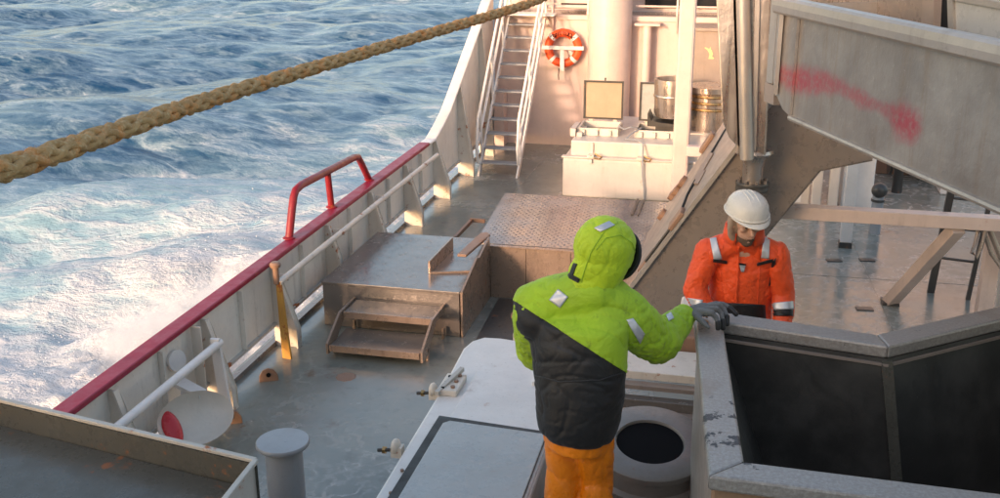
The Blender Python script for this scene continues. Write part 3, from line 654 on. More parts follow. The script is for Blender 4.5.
# ------------------------------------------------------------------ white hatch box with open lids
def hatchbox():
    t_ = thing('hatch_chest', (-1.6, 16, 0), 'low white chest on the far deck with two open square lids', 'chest')
    MB().box(-2.60, -.35, 15.1, 17.2, .0, .60).build('lower_body', 'white', t_, bev=.03)
    MB().box(-2.50, -.35, 15.22, 17.2, .60, .84).build('upper_body', 'white', t_, bev=.02)
    MB().box(-2.62, -.35, 15.09, 15.21, .601, .625).build('ledge', 'white', t_, bev=.006)
    for i, x0 in enumerate((-2.47, -1.60)):
        x1 = x0+.62; ya, yb_ = 15.62, 16.2; z0, z1 = .84, .95
        MB().box(x0, x1, ya, ya+.03, z0, z1).box(x0, x1, yb_-.03, yb_, z0, z1).box(x0, x0+.03, ya+.03, yb_-.03, z0, z1).box(x1-.03, x1, ya+.03, yb_-.03, z0, z1).build('coaming', 'white_chipped', t_)
        MB().box(x0+.031, x1-.031, ya+.031, yb_-.031, .842, .86).build('opening', 'dark' if i else 'wet_steel', t_)
        ld = MB().box(x0+.0, x1, yb_+.01, yb_+.04, .98, 1.58).build('lid', 'cream' if i == 0 else 'lightgrey', t_, bev=.006)
        fr = MB(); e = .026
        fr.box(x0, x1, yb_-.012, yb_+.009, .98, .98+e).box(x0, x1, yb_-.012, yb_+.009, 1.58-e, 1.58).box(x0, x0+e, yb_-.012, yb_+.009, .98+e, 1.58-e).box(x1-e, x1, yb_-.012, yb_+.009, .98+e, 1.58-e)
        fr.build('gasket', 'dark', ld)
        MB().lathe((x0+.33, yb_+.02, 1.58), [(.0, .05), (.015, .04), (.01, 0)], 8).build('knob', 'dark', ld)
        for xx in (x0+.12, x1-.12): MB().tube([(xx-.03, yb_+.02, .96), (xx+.03, yb_+.02, .96)], .022, 8).build('hinge', 'white_chipped', t_)
        for xx in (x0+.1, x0+.3, x0+.5): MB().box(xx-.02, xx+.02, ya-.05, ya-.001, .85, .93).build('clamp', 'white_chipped', t_)
    for x in (-2.18, -1.45):
        lt = MB().box(x-.05, x+.05, 15.06, 15.219, .626, .66).box(x-.025, x+.025, 15.05, 15.1, .54, .6).build('latch', 'white_chipped', t_, bev=.006)
        MB().tube([(x+.06, 15.1, .68), (x+.11, 15.08, .66), (x+.17, 15.08, .64), (x+.13, 15.07, .61), (x+.05, 15.08, .62)], .014, 6).build('latch_handle', 'gold', lt)
        MB().box(x-.02, x+.02, 15.19, 15.219, .661, .82).build('strap', 'white_chipped', t_)
    for x in (-2.56, -2.46): MB().box(x, x+.08, 15.5, 16.0, .841, .96 if x < -2.5 else .90).build('side_lug', 'white', t_)
    c = thing('cable', (-1.42, 15.05, 0), 'thin grey cable hanging down the front of the white chest', 'cable')
    MB().tube([(-1.5, 15.7, .97), (-1.62, 15.5, .93), (-1.7, 15.4, .86), (-1.5, 15.25, .88), (-1.42, 15.18, .85), (-1.41, 15.04, .66), (-1.40, 15.04, .4), (-1.37, 15.05, .2), (-1.36, 15.06, .02)], .012, 6).tube([(-1.85, 15.75, .97), (-1.75, 15.6, .96), (-1.65, 15.6, 1.), (-1.56, 15.7, .97)], .01, 6).build('cable_run', 'grey', c, smooth=True)
hatchbox()
p = thing('white_pillar', (-.86, 15.0, 0), 'square white gantry pillar standing in front of the steel drums', 'pillar')
MB().box(-.975, -.745, 14.9, 15.08, 0, 7.).build('post', 'bulkhead', p, bev=.035)
MB().box(-.74, .35, 14.2, 14.34, .92, 1.06).build('cross_beam', 'bulkhead', p, bev=.01)
def drums():
    d = thing('steel_drum', (-1.12, 15.9, .86), 'open-topped steel drum on a black saddle behind the white pillar', 'drum')
    c = (-1.08, 15.95, 1.12)
    MB().lathe(c, [(.24, 0), (.27, .08), (.28, .5), (.285, .50), (.285, .57), (.245, .57), (.24, .1), (.0, .1)], 40).build('shell', 'stainless', d, smooth=True)
    MB().lathe(c, [(.283, .30), (.29, .31), (.29, .33), (.283, .34)], 40).build('hoop', 'stainless', d, smooth=True)
    MB().prism([(-1.42, 15.7, 1.0), (-1.42, 15.7, 1.2), (-1.36, 15.7, 1.08), (-1.0, 15.7, 1.04), (-1.0, 15.7, 1.0)], (0, .4, 0)).box(-1.3, -.9, 15.75, 16.2, .842, 1.0).build('saddle', 'dark', d)
    d = thing('coil_drum', (-.5, 16.3, .8), 'wide steel drum with brassy rings beside the white pillar', 'drum')
    c = (-.52, 16.4, .85)
    MB().lathe(c, [(.32, 0), (.34, .1), (.34, .58), (.36, .6), (.36, .68), (.0, .68)], 48).build('shell', 'stainless', d, smooth=True)
    for z in (.35, .45, .55): MB().tube([(c[0]+.35*math.cos(q), c[1]+.35*math.sin(q), c[2]+z) for q in np.linspace(0, 2*np.pi, 40, endpoint=False)], .022, 8, True).build('ring', 'gold', d, smooth=True)
    MB().box(-1.0, .2, 16.0, 17.1, .0, .86).build('base', 'white', d)
    b = thing('control_cabinet', (-.4, 17, 1.6), 'flat brown steel cabinet with small yellow animal sticker above the ringed drum', 'cabinet')
    MB().box(-.95, .2, 17.0, 17.6, 1.45, 2.28).build('cabinet_body', 'flange', b, bev=.01)
    MB().box(-.97, .22, 16.95, 17.65, 2.285, 2.33).build('cabinet_top', 'flange', b)
    # sticker: small leaping shape
    pts = [(0, 0), (.09, 0), (.10, .02), (.06, .035), (.075, .09), (.05, .15), (.03, .17), (.035, .2), (.02, .205), (.01, .17), (-.06, .2), (-.08, .19), (-.02, .15), (.0, .12), (.02, .08), (.01, .03)]
    MB().prism([(-.62+u*.9, 16.995, 1.85+v*.9) for u, v in pts], (0, -.004, 0)).build('sticker', 'decal', b)
drums()
# ------------------------------------------------------------------ stainless column, trough, chute
def column():
    t_ = thing('stainless_column', (0, 9.9, 0), 'tall stainless duct column with round pipe running down behind the man in the white helmet', 'duct')
    y = 9.8
    def q(px, py): v = sy(px, py, y); return (v.x, y, v.z)
    MB().prism([q(736, 155), q(766, 156), q(777, -90), q(728, -90)], (0, .38, 0)).build('duct_casing', 'stainless', t_, bev=.02)
    MB().prism([q(722, 120), q(729, 138), q(741, 150), q(744, -90), q(712, -90)], (0, .05, .0)).build('folded_sheet', 'stainless', t_, bev=.012)
    MB().prism([q(752, 150), q(756, 150), q(762, -90), q(757, -90)], (0, -.03, 0)).build('seam_flange', 'galv', t_)
    a_, b_ = Vector(q(741, -90)), Vector(q(747, 158)); f_ = Vector((0, -.04, 0))
    MB().tube([a_+f_, b_+f_], .062, 20).build('round_pipe', 'galv', t_, smooth=True)
    c = Vector(q(752, 190)); c.y = y+.16; x0, z0 = c.x, c.z
    MB().lathe((x0, y+.16, z0), [(.1, -.7), (.1, .20), (.125, .28), (.15, .33)], 28).build('lower_pipe', 'stainless', t_, smooth=True)
    MB().lathe((x0, y+.16, z0+.31), [(.17, 0), (.18, .02), (.17, .05)], 28).build('collar', 'stainless', t_, smooth=True)
    fl = MB().lathe((x0, y+.16, z0-.04), [(.105, 0), (.155, 0), (.16, .015), (.155, .03), (.155, .05), (.16, .065), (.155, .08), (.105, .08)], 28).build('flange', 'dark', t_, smooth=True)
    for k in range(8): w = k*math.pi/4+.3; MB().lathe((x0+.13*math.cos(w), y+.16+.13*math.sin(w), z0+.04), [(.016, 0), (.016, .028), (0, .028)], 6).build('bolt', 'stainless', fl)
column()
def trough():
    t_ = thing('inclined_trough', (-.4, 10.6, 0), 'broad sloping brown steel trough climbing from the hatch toward the chute', 'trough')
    yf, yk = 10.2, 11.6
    # slope line through the two surveyed points
    def zt(x): return .844+(x+.781)*(1.96-.844)/(.713)
    def zk(x): return .561+(x+.998)*(1.96-.561)/.812
    xa = -.781-(.844-.05)*.713/1.116; xb = .36
    f = [(xa, zt(xa)), (xb, zt(xb)), (1.55, zt(xb)), (1.2, 1.93), (.738, 1.804), (.312, 1.163), (-.45, .02)]
    MB().prism([(x, yf, z) for x, z in f], (0, .03, 0)).build('front_plate', 'trough', t_)
    MB().prism([(x, yk, zk(x)-.01 if i_ < 3 else z) for i_, (x, z) in enumerate(f)], (0, .03, 0)).build('back_plate', 'trough', t_)
    d = Vector((.713, 0, 1.116)).normalized(); nrm = Vector((-d.z, 0, d.x))
    a_, b_ = Vector((xa, 0, zt(xa))), Vector((xb, 0, zt(xb)))
    MB().prism([(a_.x, yf-.03, a_.z), (b_.x, yf-.03, b_.z), (b_.x, yk+.06, zk(b_.x)), (a_.x, yk+.06, zk(a_.x))], nrm*.02).build('top_flange', 'flange', t_, bev=.004)
    MB().bar((a_.x, yf-.04, a_.z+.01), (b_.x, yf-.04, b_.z+.01), .02, .045).build('edge_strip', 'galv', t_)
    lo = [(-.45, .02), (.312, 1.163), (.738, 1.804), (1.2, 1.93)]
    for (x0, z0), (x1, z1) in zip(lo, lo[1:]): MB().prism([(x0, yf+.031, z0), (x1, yf+.031, z1), (x1, yk, z1), (x0, yk, z0)], (.01, 0, -.02)).build('bottom_plate', 'trough', t_)
    def on(s_, y): x = -.781+.713*s_; w_ = (y-yf)/(yk-yf); return Vector((x, y, zt(x)*(1-w_)+zk(x)*w_))+nrm*.02
    def pad(s0, s1, y0, y1, th=.05, nm='hinge_pad', mat='lug'):
        MB().prism([on(s0, y0), on(s1, y0), on(s1, y1), on(s0, y1)], nrm*th).build(nm, mat, t_, bev=.012)
    pad(.23, .40, yf-.06, yf+.1); pad(.52, .70, yk-.05, yk+.07); pad(-.22, -.02, yf+.05, yf+.17, .02)
    for s_, y in ((.28, 11.45), (.18, 11.5), (.0, 11.3), (.12, 11.55)): MB().lathe(on(s_, y), [(.07, 0), (.07, .05), (0, .06)], 14, axis=nrm).build('round_lug', 'lug', t_, smooth=True)
    for s_ in (.50, .58): pad(s_, s_+.035, 10.75, 10.9, .012, 'slot', 'ink')
    MB().bar(on(.55, 10.62)+nrm*.04, on(.74, 10.8)+nrm*.04, .05, .02).build('handle_bar', 'flange', t_); MB().bar(on(.55, 10.5)+nrm*.03, on(.64, 10.62)+nrm*.03, .05, .03).build('handle_bar', 'flange', t_)
    c = thing('hydraulic_hose', (-.4, 10.4, 1), 'black hose looping along the sloping trough flange', 'hose')
    MB().tube([on(.95, 11.1)+nrm*.02, on(.75, 10.9)+nrm*.03, on(.6, 10.72)+nrm*.04, on(.45, 10.5)+nrm*.04, on(.38, 10.28)+nrm*.03, on(.2, 10.22)+nrm*.02, on(-.1, 10.2)+nrm*.02], .014, 8).build('hose_run', 'black', c, smooth=True)
trough()
CH0, CH1 = Vector((.20, 8.45, 0)), Vector((2.30, 3.70, 0)); CD = (CH1-CH0).normalized(); CN = Vector((-CD.y, CD.x, 0))   # CN points away (inside)
if CN.x < 0: CN = -CN
def plane_hit(x, y, p0, n_):
    r = Vector(ray(x, y)); c = Vector(CAMP); return c+r*((p0-c).dot(n_)/r.dot(n_))
def chute():
    t_ = thing('steel_chute', (.9, 7, 2.7), 'big overhead galvanised chute with smeared red spray paint on its side', 'chute')
    t, c, n1, n2 = chute_mat(); m = None
    off = Vector((.9, 7, 2.7)); prev = None
    # broken streak of red paint: capsule-shaped sprays along a wandering line
    pts = [(772, 70, .05), (790, 79, .065), (806, 81, .07), (822, 82, .06), (838, 86, .042), (850, 92, .035), (862, 100, .045), (876, 107, .028), (890, 112, .04), (902, 121, .08), (911, 126, .075)]
    acc = None
    wob = t.n('ShaderNodeTexNoise'); t.link(t.co, wob.inputs['Vector']); wob.inputs['Scale'].default_value = 9; wob.inputs['Detail'].default_value = 6; wob.inputs['Roughness'].default_value = .65
    ws = t.n('ShaderNodeVectorMath', operation='SCALE'); t.link(wob.outputs['Color'], ws.inputs[0]); ws.inputs['Scale'].default_value = .09
    wa = t.n('ShaderNodeVectorMath', operation='ADD'); t.link(t.co, wa.inputs[0]); t.link(ws.outputs[0], wa.inputs[1])
    for (x0, y0, r0), (x1, y1, r1) in zip(pts, pts[1:]):
        A_, B_ = [plane_hit(x, y, CH0, CN)-off+Vector((.045, .045, .045)) for x, y in ((x0, y0), (x1, y1))]; ba = B_-A_
        pa = t.n('ShaderNodeVectorMath', operation='SUBTRACT'); t.link(wa.outputs[0], pa.inputs[0]); pa.inputs[1].default_value = A_
        dp = t.n('ShaderNodeVectorMath', operation='DOT_PRODUCT'); t.link(pa.outputs[0], dp.inputs[0]); dp.inputs[1].default_value = ba/ba.length_squared
        hh = t.n('ShaderNodeClamp'); t.link(dp.outputs['Value'], hh.inputs[0])
        sb = t.n('ShaderNodeVectorMath', operation='SCALE'); sb.inputs[0].default_value = ba; t.link(hh.outputs[0], sb.inputs['Scale'])
        df = t.n('ShaderNodeVectorMath', operation='DISTANCE'); t.link(pa.outputs[0], df.inputs[0]); t.link(sb.outputs[0], df.inputs[1])
        rr = t.math('ADD', t.math('MULTIPLY', hh.outputs[0], r1-r0), r0)
        k_ = t.math('DIVIDE', df.outputs['Value'], rr); amp_ = t.math('MINIMUM', t.math('ADD', t.math('MULTIPLY', rr, 10.), .22), .95)
        q = t.math('MULTIPLY', t.ramp(k_, 2.1, .3, 0, 1), amp_)
        acc = q if acc is None else t.math('MAXIMUM', acc, q)
    acc = t.math('MULTIPLY', acc, t.ramp(n2, .3, .6, .45, 1.))
    c = t.mix(t.math('MULTIPLY', acc, .85), c, (.46, .035, .07)); t.fin(c, t.ramp(n1, .3, .8, .3, .5), .5, t.bump(t.math('ADD', n1, t.math('MULTIPLY', n2, .1)), .35, .04))
    cm = t.m
    zt, zb = 3.51, 2.72
    # side wall with rounded lower left corner
    L = (CH1-CH0).length
    def P(s_, z): return CH0+CD*s_+Vector((0, 0, z))
    out = [P(.02, zt-.0), P(0.03, zb+.22), P(.08, zb+.1), P(.2, zb+.02), P(.38, zb-.02), P(L, zb+.0), P(L, zt)]
    MB().prism(out, CN*.03).build('side_wall', cm, t_)
    MB().loft([(P(s_, zt+.0), CN*.06, Vector((0, 0, .068)), .6) for s_ in (.0, L*.5, L)], 12).build('rim', 'galv', t_, smooth=False)
    MB().loft([(P(s_, zb-.015), CN*.03, Vector((0, 0, .02)), .6) for s_ in (.35, L)], 8).build('lower_edge', 'galv', t_)
    MB().bar(P(.36, zb+.0)-CN*.008, P(.36, zt-.05)-CN*.008, .02, .02, (0, 1, 0)).build('weld_seam', cm, t_)
    MB().bar(P(.10, zb+.12)-CN*.02, P(.10, zt-.04)-CN*.02, .03, .03, (0, 1, 0)).build('corner_fold', 'galv', t_)
    # end wall, floor and far wall, so that it is a real open box
    W_ = CN*1.5
    MB().prism([P(.02, zt), P(.02, zb+.22), P(.08, zb+.1), P(.08, zb+.1)+W_, P(.02, zt)+W_], -CD*.03).build('end_wall', 'galv', t_)
    MB().prism([P(.2, zb+.01)+CN*.03, P(L, zb+.01)+CN*.03, P(L, zb-.2)+W_, P(.2, zb-.2)+W_], (0, 0, .02)).build('floor_plate', 'trough', t_)
    MB().prism([P(.0, zb-.1)+W_, P(L, zb-.1)+W_, P(L, zt+.9)+W_, P(.0, zt+.9)+W_], CN*.03).build('far_wall', 'trough', t_)
    def Q(x, y, d): return plane_hit(x, y, CH0+CN*d, CN)
    MB().prism([Q(948, -60, .55), Q(952, 60, .55), Q(1060, 95, .55), Q(1060, -60, .55)], CN*.03).build('inner_panel', 'lightgrey', t_)
    MB().prism([Q(945, -60, .53), Q(949, 60, .53), Q(954, 60, .53), Q(951, -60, .53)], CN*.05).prism([Q(951, -6, .53), Q(951, 0, .53), Q(1060, 20, .53), Q(1060, 13, .53)], CN*.05).build('panel_frame', 'galv', t_)
    MB().prism([Q(926, -60, .7), Q(919, 60, .7), Q(931, 60, .7), Q(937, -60, .7)], CN*.06).build('inner_brace', 'flange', t_)
    MB().prism([Q(937, -60, .9), Q(932, 60, .9), Q(952, 60, .9), Q(952, -60, .9)], CN*.03).build('dark_slot', 'dark', t_)
    MB().prism([Q(800, -60, .8), Q(800, 60, .8), Q(925, 60, .8), Q(930, -60, .8)], CN*.03).build('inner_shield', 'trough', t_)
    # post between chute and column
    MB().prism([P(-.02, zb+.18)-CN*.0, P(-.13, zb+.18), P(-.19, zt+1.5), P(-.02, zt+1.5)], CN*.1).build('corner_post', 'galv', t_)
    MB().prism([P(-.15, zb+.02), P(.03, zb+.02), P(.03, zb+.17), P(-.15, zb+.17)], CN*.2).build('corner_shoe', 'flange', t_)
    # hanger legs to the deckhouse frame, out of frame above
    MB().box(2.6, 2.75, 3.6, 3.75, 0, 2.6).build('support_leg', 'galv', t_)
chute()
# ------------------------------------------------------------------ starboard side gear
def starboard():
    b = thing('cross_beam', (1.4, 10.5, 1.2), 'long pinkish square beam spanning from the duct to the starboard side', 'beam')
    MB().box(.18, 4.6, 10.47, 10.62, 1.215, 1.345).build('beam', 'pink_steel', b, bev=.008)
    MB().bar((2.10, 10.54, 1.21), (1.70, 11.55, .0), .13, .12).build('brace', 'pink_steel', b, bev=.006)
    MB().box(1.62, 1.80, 11.45, 11.66, .0, .03).build('brace_foot', 'dark', b)
    MB().box(2.44, 2.58, 10.75, 10.9, 0, 1.21).build('beam_leg', 'pink_steel', b)
    p = thing('white_post', (1.37, 13.5, 0), 'white square post with dark foot sock standing in deck water', 'post')
    MB().box(1.30, 1.44, 13.44, 13.58, .07, 3.2).build('post', 'white_clean', p, bev=.01)
    MB().box(1.29, 1.45, 13.43, 13.59, 0, .07).build('foot', 'dark', p)
    p = thing('twin_post', (1.05, 14.7, 0), 'pair of thick pale posts beside the white casing', 'post')
    for x in (.98, 1.2): MB().box(x, x+.13, 14.62, 14.76, 0, 3.2).build('post', 'white', p, bev=.015)
    c = thing('white_casing', (.6, 15.2, 0), 'low pale machinery casing behind the sloping trough', 'casing')
    MB().box(.3, .97, 14.8, 16.2, 0, 1.35).build('casing_body', 'white', c, bev=.02)
    MB().box(.42, .85, 14.79, 14.80, .2, 1.15).build('door', 'white_clean', c)
    MB().box(1.42, 1.85, 15.2, 16.4, 0, 1.0).build('casing_body', 'white_clean', c, bev=.02)
    v = thing('mushroom_vent', (1.8, 14.2, 0), 'slim grey vent pipe with round black cap behind the beam', 'vent')
    MB().lathe((1.8, 14.2, 0), [(.075, 0), (.075, .52)], 20).build('pipe', 'grey', v, smooth=True)
    MB().ell((1.8, 14.15, .6), (.105, .09, .1)).build('cap', 'dark', v, smooth=True)
    MB().lathe((1.8, 14.2, .44), [(.09, 0), (.09, .03)], 20).build('clamp', 'dark', v, smooth=True)
    v = thing('bitt_post', (2.33, 16.4, 0), 'short dark flared mooring post near the brown wall', 'bitt')
    MB().lathe((2.33, 16.4, 0), [(.08, 0), (.07, .35), (.12, .42), (.12, .45), (0, .45)], 18).build('post', 'dark', v, smooth=True)
    w = thing('winch_housing', (2.7, 17.7, 0), 'orange-brown rusty winch housing at the back of the starboard deck', 'winch')
    MB().box(2.1, 3.1, 17.5, 18.3, 0, .75).build('housing', 'lug', w, bev=.02)
    MB().tube([(2.3, 17.2, .35), (3.0, 17.2, .35)], .16, 18).build('winch_drum', 'lug', w, smooth=True)
    for x in (2.28, 2.98): MB().tube([(x, 17.2, .35), (x+.04, 17.2, .35)], .27, 20).build('drum_flange', 'dark', w, smooth=True)
    w = thing('white_locker', (3.5, 16.6, 0), 'white deck locker with two small dark latches behind the dark frame', 'locker')
    MB().box(2.95, 3.9, 16.4, 17.2, 0, .62).build('locker_body', 'white_clean', w, bev=.02)
    for x in (3.1, 3.22): MB().box(x, x+.05, 16.385, 16.399, .3, .42).build('latch', 'lug', w)
    f = thing('dark_frame', (2.4, 12, 0), 'narrow dark ladder-like frame with three rungs leaning on the starboard deck', 'frame')
    MB().bar((2.2, 12.0, 0), (2.32, 12.1, 1.7), .075, .05, (0, 1, 0)).build('upright', 'dark', f)
    MB().bar((2.57, 11.85, 0), (2.72, 12.0, 1.7), .045, .04, (0, 1, 0)).build('upright', 'dark', f)
    for z in (.42, .78, 1.12): MB().tube([(2.24+z*.06, 12.0, z), (2.6+z*.07, 11.92, z)], .016, 8).build('rung', 'dark', f, smooth=True)
    r = thing('hanging_strap', (2.5, 10.9, .6), 'grey tangled strap and rope hanging under the beam', 'strap')
    MB().tube([(2.3, 10.6, 1.2), (2.28, 10.55, 1.05), (2.25, 10.5, .98), (2.3, 10.5, .93), (2.33, 10.52, 1.02), (2.36, 10.55, 1.2)], .018, 8).tube([(2.4, 10.6, 1.2), (2.55, 10.6, .9), (2.7, 10.6, .72), (2.9, 10.6, .66)], .025, 8).tube([(2.34, 10.6, 1.2), (2.45, 10.6, .95), (2.65, 10.6, .7)], .02, 8).build('strap_loop', 'trough', r, smooth=True)
    p = thing('white_pipe_stand', (2.85, 11.2, 0), 'cream pipe stand at the right edge under the beam', 'pipe')
    MB().tube([(2.8, 11.2, 0), (2.78, 11.2, .6), (2.8, 11.2, 1.15)], .09, 18).build('pipe', 'white', p, smooth=True)
    MB().lathe((2.8, 11.2, 0), [(.15, 0), (.15, .05)], 20).build('base_flange', 'white', p, smooth=True)
    b = thing('starboard_bulwark', (6.5, 8, 0), 'plain cream starboard bulwark hidden beyond the chute', 'bulwark')
    MB().box(6.46, 6.5, -2, 18.4, 0, 1.0).build('plating', 'bulwark', b); MB().box(6.4, 6.58, -2, 18.4, 1.0, 1.06).build('cap_rail', 'crimson', b)
    for i, (x, y, rz) in enumerate(((1.42, 11.3, .1), (1.2, 12.9, .2), (1.6, 13.0, .1))):
        o = MB().box(-.09, .09, -.05, .05, 0, .012).mesh(); o.transform(Matrix.Translation((x, y, 0))@Matrix.Rotation(rz, 4, 'Z'))
        tag(fromdata('deck_socket', o, 'dark'), ['small dark rectangular socket in the deck beside the orange sleeve', 'dark socket strip in the deck left of the white post', 'dark deck socket nearest the white post foot'][i], 'deck socket', 'dark sockets set in the starboard deck')
starboard()
# ------------------------------------------------------------------ hopper
def hopper():
    t_ = thing('receiving_hopper', (.5, 4.8, .7), 'large open steel hopper with black interior and worn pale rim under the gloved hand', 'hopper')
    Z = 2.1
    inn = [(.12, 3.93), (.0, 5.40), (.81, 5.28), (1.75, 5.95), (2.6, 5.2), (2.4, 3.8), (.98, 3.93)]
    inn = [(.095, 3.93), (-.04, 5.42), (.80, 5.27), (1.62, 5.93), (2.9, 5.3), (2.7, 3.85)]
    def offs(P, d):
        out = []; n_ = len(P)
        for i in range(n_):
            p0, p1, p2 = Vector(P[i-1]), Vector(P[i]), Vector(P[(i+1) % n_]); a_ = (p1-p0).normalized(); b_ = (p2-p1).normalized()
            na, nb = Vector((-a_.y, a_.x)), Vector((-b_.y, b_.x)); m_ = (na+nb).normalized(); out.append(p1+m_*d/max(.4, m_.dot(na)))
        return out
    O = offs(inn, .15); O2 = offs(inn, .12); n_ = len(inn)
    Iv = [Vector(p) for p in inn]
    for i in range(n_):
        j = (i+1) % n_
        q = [Iv[i], Iv[j], O[j], O[i]]
        MB().prism([(p.x, p.y, Z-.07) for p in q], (0, 0, .07)).build('rim_bar', 'hopper_rim', t_, bev=.012)
        cx = (1.4, 4.7); k = .35
        lo = [Iv[j].lerp(Vector(cx), k), Iv[i].lerp(Vector(cx), k)]
        MB().prism([(Iv[i].x, Iv[i].y, Z-.071), (Iv[j].x, Iv[j].y, Z-.071), (lo[0].x, lo[0].y, Z-1.35), (lo[1].x, lo[1].y, Z-1.35)], ((O[i]-Iv[i]).x*.08, (O[i]-Iv[i]).y*.08, 0)).build('inner_wall', 'liner', t_)
        a_, b_ = O2[i], O2[j]
        MB().prism([(a_.x, a_.y, Z-.072), (b_.x, b_.y, Z-.072), (b_.x, b_.y, .75), (a_.x, a_.y, .75)], ((Iv[i]-O[i]).x*.1, (Iv[i]-O[i]).y*.1, 0)).build('outer_wall', 'plank' if i == n_-1 else 'galv', t_)
    lo = [Vector(p).lerp(Vector((1.4, 4.7)), .36) for p in inn]
    MB().prism([(p.x, p.y, Z-1.36) for p in lo], (0, 0, -.02)).build('hopper_floor', 'liner', t_)
    p, q = Iv[2], Iv[2].lerp(Vector((1.4, 4.7)), .35)
    MB().bar((p.x, p.y-.004, Z-.08), (q.x, q.y-.004, Z-1.33), .055, .012, (0, 1, 0)).build('corner_batten', 'bin', t_)
    for i in (1, 2):   # pale wear strip under the far rim
        j = i+1; a_, b_ = Iv[i], Iv[j]; dn = (Iv[i]-O[i]).normalized()*.012
        MB().bar((a_.x+dn.x, a_.y-.01, Z-.10), (b_.x+dn.x, b_.y-.01, Z-.10), .015, .014).build('wear_strip', 'flange', t_)
hopper()
# ------------------------------------------------------------------ cover, vat, frames near the man
def near():
    c = thing('machine_cover', (-1.5, 5, 0), 'white rounded machinery cover with rusty hinge at the lower centre', 'cover')
    Z = 1.1
    out = [(-1.84, 2.6), (-1.90, 6.3), (-1.93, 6.95), (-1.90, 7.1), (-1.83, 7.19), (-1.70, 7.2), (-1.05, 7.1), (-1.0, 2.6)]
    MB().prism([(x, y, Z-.05) for x, y in out], (0, 0, .05)).build('top_plate', 'cover', c, bev=.018)
    MB().prism([(x*.985-.02, min(y, 7.1), 0) for x, y in out], (0, 0, Z-.052)).build('skirt', 'white', c)
    MB().prism([(-1.72, 2.6, Z+.001), (-1.72, 6.55, Z+.001), (-1.05, 6.62, Z+.001), (-1.02, 2.6, Z+.001)], (0, 0, .018)).build('raised_panel', 'cover', c, bev=.008)
    MB().bar((-1.28, 6.4, Z+.03), (-1.33, 7.0, Z+.01), .03, .04).build('rib', 'white_clean', c, bev=.008)
    g_ = MB().prism([(-1.80, 2.6, Z+.02), (-1.785, 5.82, Z+.02), (-1.06, 5.76, Z+.02), (-1.03, 2.6, Z+.02)], (0, 0, .012)).build('gasket', 'black', c, bev=.003)
    MB().prism([(-1.72, 2.6, Z+.033), (-1.725, 5.70, Z+.033), (-1.69, 5.74, Z+.033), (-1.06, 5.70, Z+.033), (-1.03, 2.6, Z+.033)], (0, 0, .014)).build('grey_lid', 'lightgrey', c, bev=.004)
    hg = MB().box(-1.90, -1.76, 6.15, 6.42, Z+.0, Z+.045).build('hinge', 'white_chipped', c, bev=.008)
    for y in (6.2, 6.29, 6.38):
        MB().lathe((-1.80, y, Z+.045), [(.016, 0), (.016, .014), (0, .016)], 6).build('bolt', 'lug', hg); MB().lathe((-1.865, y-.02, Z+.045), [(.012, 0), (.012, .008), (0, .01)], 8).build('bolt', 'ink', hg)
    MB().bar((-1.89, 6.12, Z+.03), (-1.80, 6.45, Z+.07), .03, .03).build('hinge_pin', 'rim', hg)
    for y in (6.22, 5.42):
        d = MB().box(-1.97, -1.9, y-.03, y+.03, Z-.06, Z+.01).ell((-1.945, y, Z+.005), (.03, .045, .05)).build('dog_clamp', 'white_chipped', c)
        MB().tube([(-1.96, y, Z-.02), (-2.06, y-.01, Z-.03)], .012, 8).build('clamp_bolt', 'dark', d)
        MB().lathe((-2.02, y, Z-.03), [(.0, -.01), (.024, -.01), (.024, .01), (0, .01)], 6, axis=(1, 0, 0)).build('nut', 'gold', d)
    for y, x in ((4.9, -1.8), (5.15, -1.815), (4.6, -1.81)): MB().lathe((x, y, Z+.005), [(.012, 0), (.012, .01), (0, .012)], 6).build('bolt', 'lug', c)
    # vat
    v = thing('vat', (-.42, 5.66, 0), 'round grey steel vat with black circular opening behind the orange trousers', 'vat')
    cc = (-.42, 5.66, 1.16); ax = (.05, -.17, 1)
    MB().lathe(cc, [(.20, -.9), (.20, .028), (.207, .04), (.345, .042), (.355, .034), (.355, .0), (.34, -.01), (.34, -.1), (.37, -.115), (.37, -.15), (.33, -.16), (.31, -.5), (.31, -.95)], 56, axis=ax).build('vat_shell', 'vat', v, smooth=True)
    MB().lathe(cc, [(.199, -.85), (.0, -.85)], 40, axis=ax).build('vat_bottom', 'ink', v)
    MB().lathe(cc, [(.199, -.8), (.195, -.8), (.195, .02), (.199, .024)], 48, axis=ax).build('bore_darkening', 'ink', v, smooth=True)  # shade inside the vat opening painted on as flat black
    MB().lathe((-.4, 5.66, 0), [(.24, 0), (.24, .85)], 36).build('pedestal', 'galv', v, smooth=True)
    f = thing('channel_frame', (-.4, 6.9, 0), 'cream chipped steel channel frame between the green sleeve and the vat', 'frame')
    MB().box(-1.0, -.12, 6.78, 7.2, 1.06, 1.12).build('top_shelf', 'white_chipped', f, bev=.006)
    MB().box(-.72, -.12, 6.70, 6.775, 1.02, 1.05).build('channel_lip', 'flange', f)
    MB().box(-.72, -.12, 6.62, 6.70, .85, .98).build('channel', 'wet_steel', f, bev=.006)
    MB().box(-.72, -.12, 6.54, 6.615, .89, .915).build('channel_lip', 'flange', f)
    MB().box(-.42, -.12, 7.3, 7.5, 1.0, 1.2).build('rust_block', 'lug', f, bev=.02); MB().box(-.38, -.10, 7.5, 7.75, .9, 1.35).build('block', 'white_chipped', f, bev=.02)
    for x in (-.98, -.16): MB().box(x, x+.06, 6.9, 7.1, 0, 1.06).build('leg', 'white', f)
    k = thing('clevis_bracket', (-1.6, 7.9, 0), 'rust-stained cream bracket poking up behind the white cover and the man', 'bracket')
    MB().box(-1.72, -1.45, 7.7, 7.95, 0, .93).build('bracket_body', 'white_chipped', k, bev=.02)
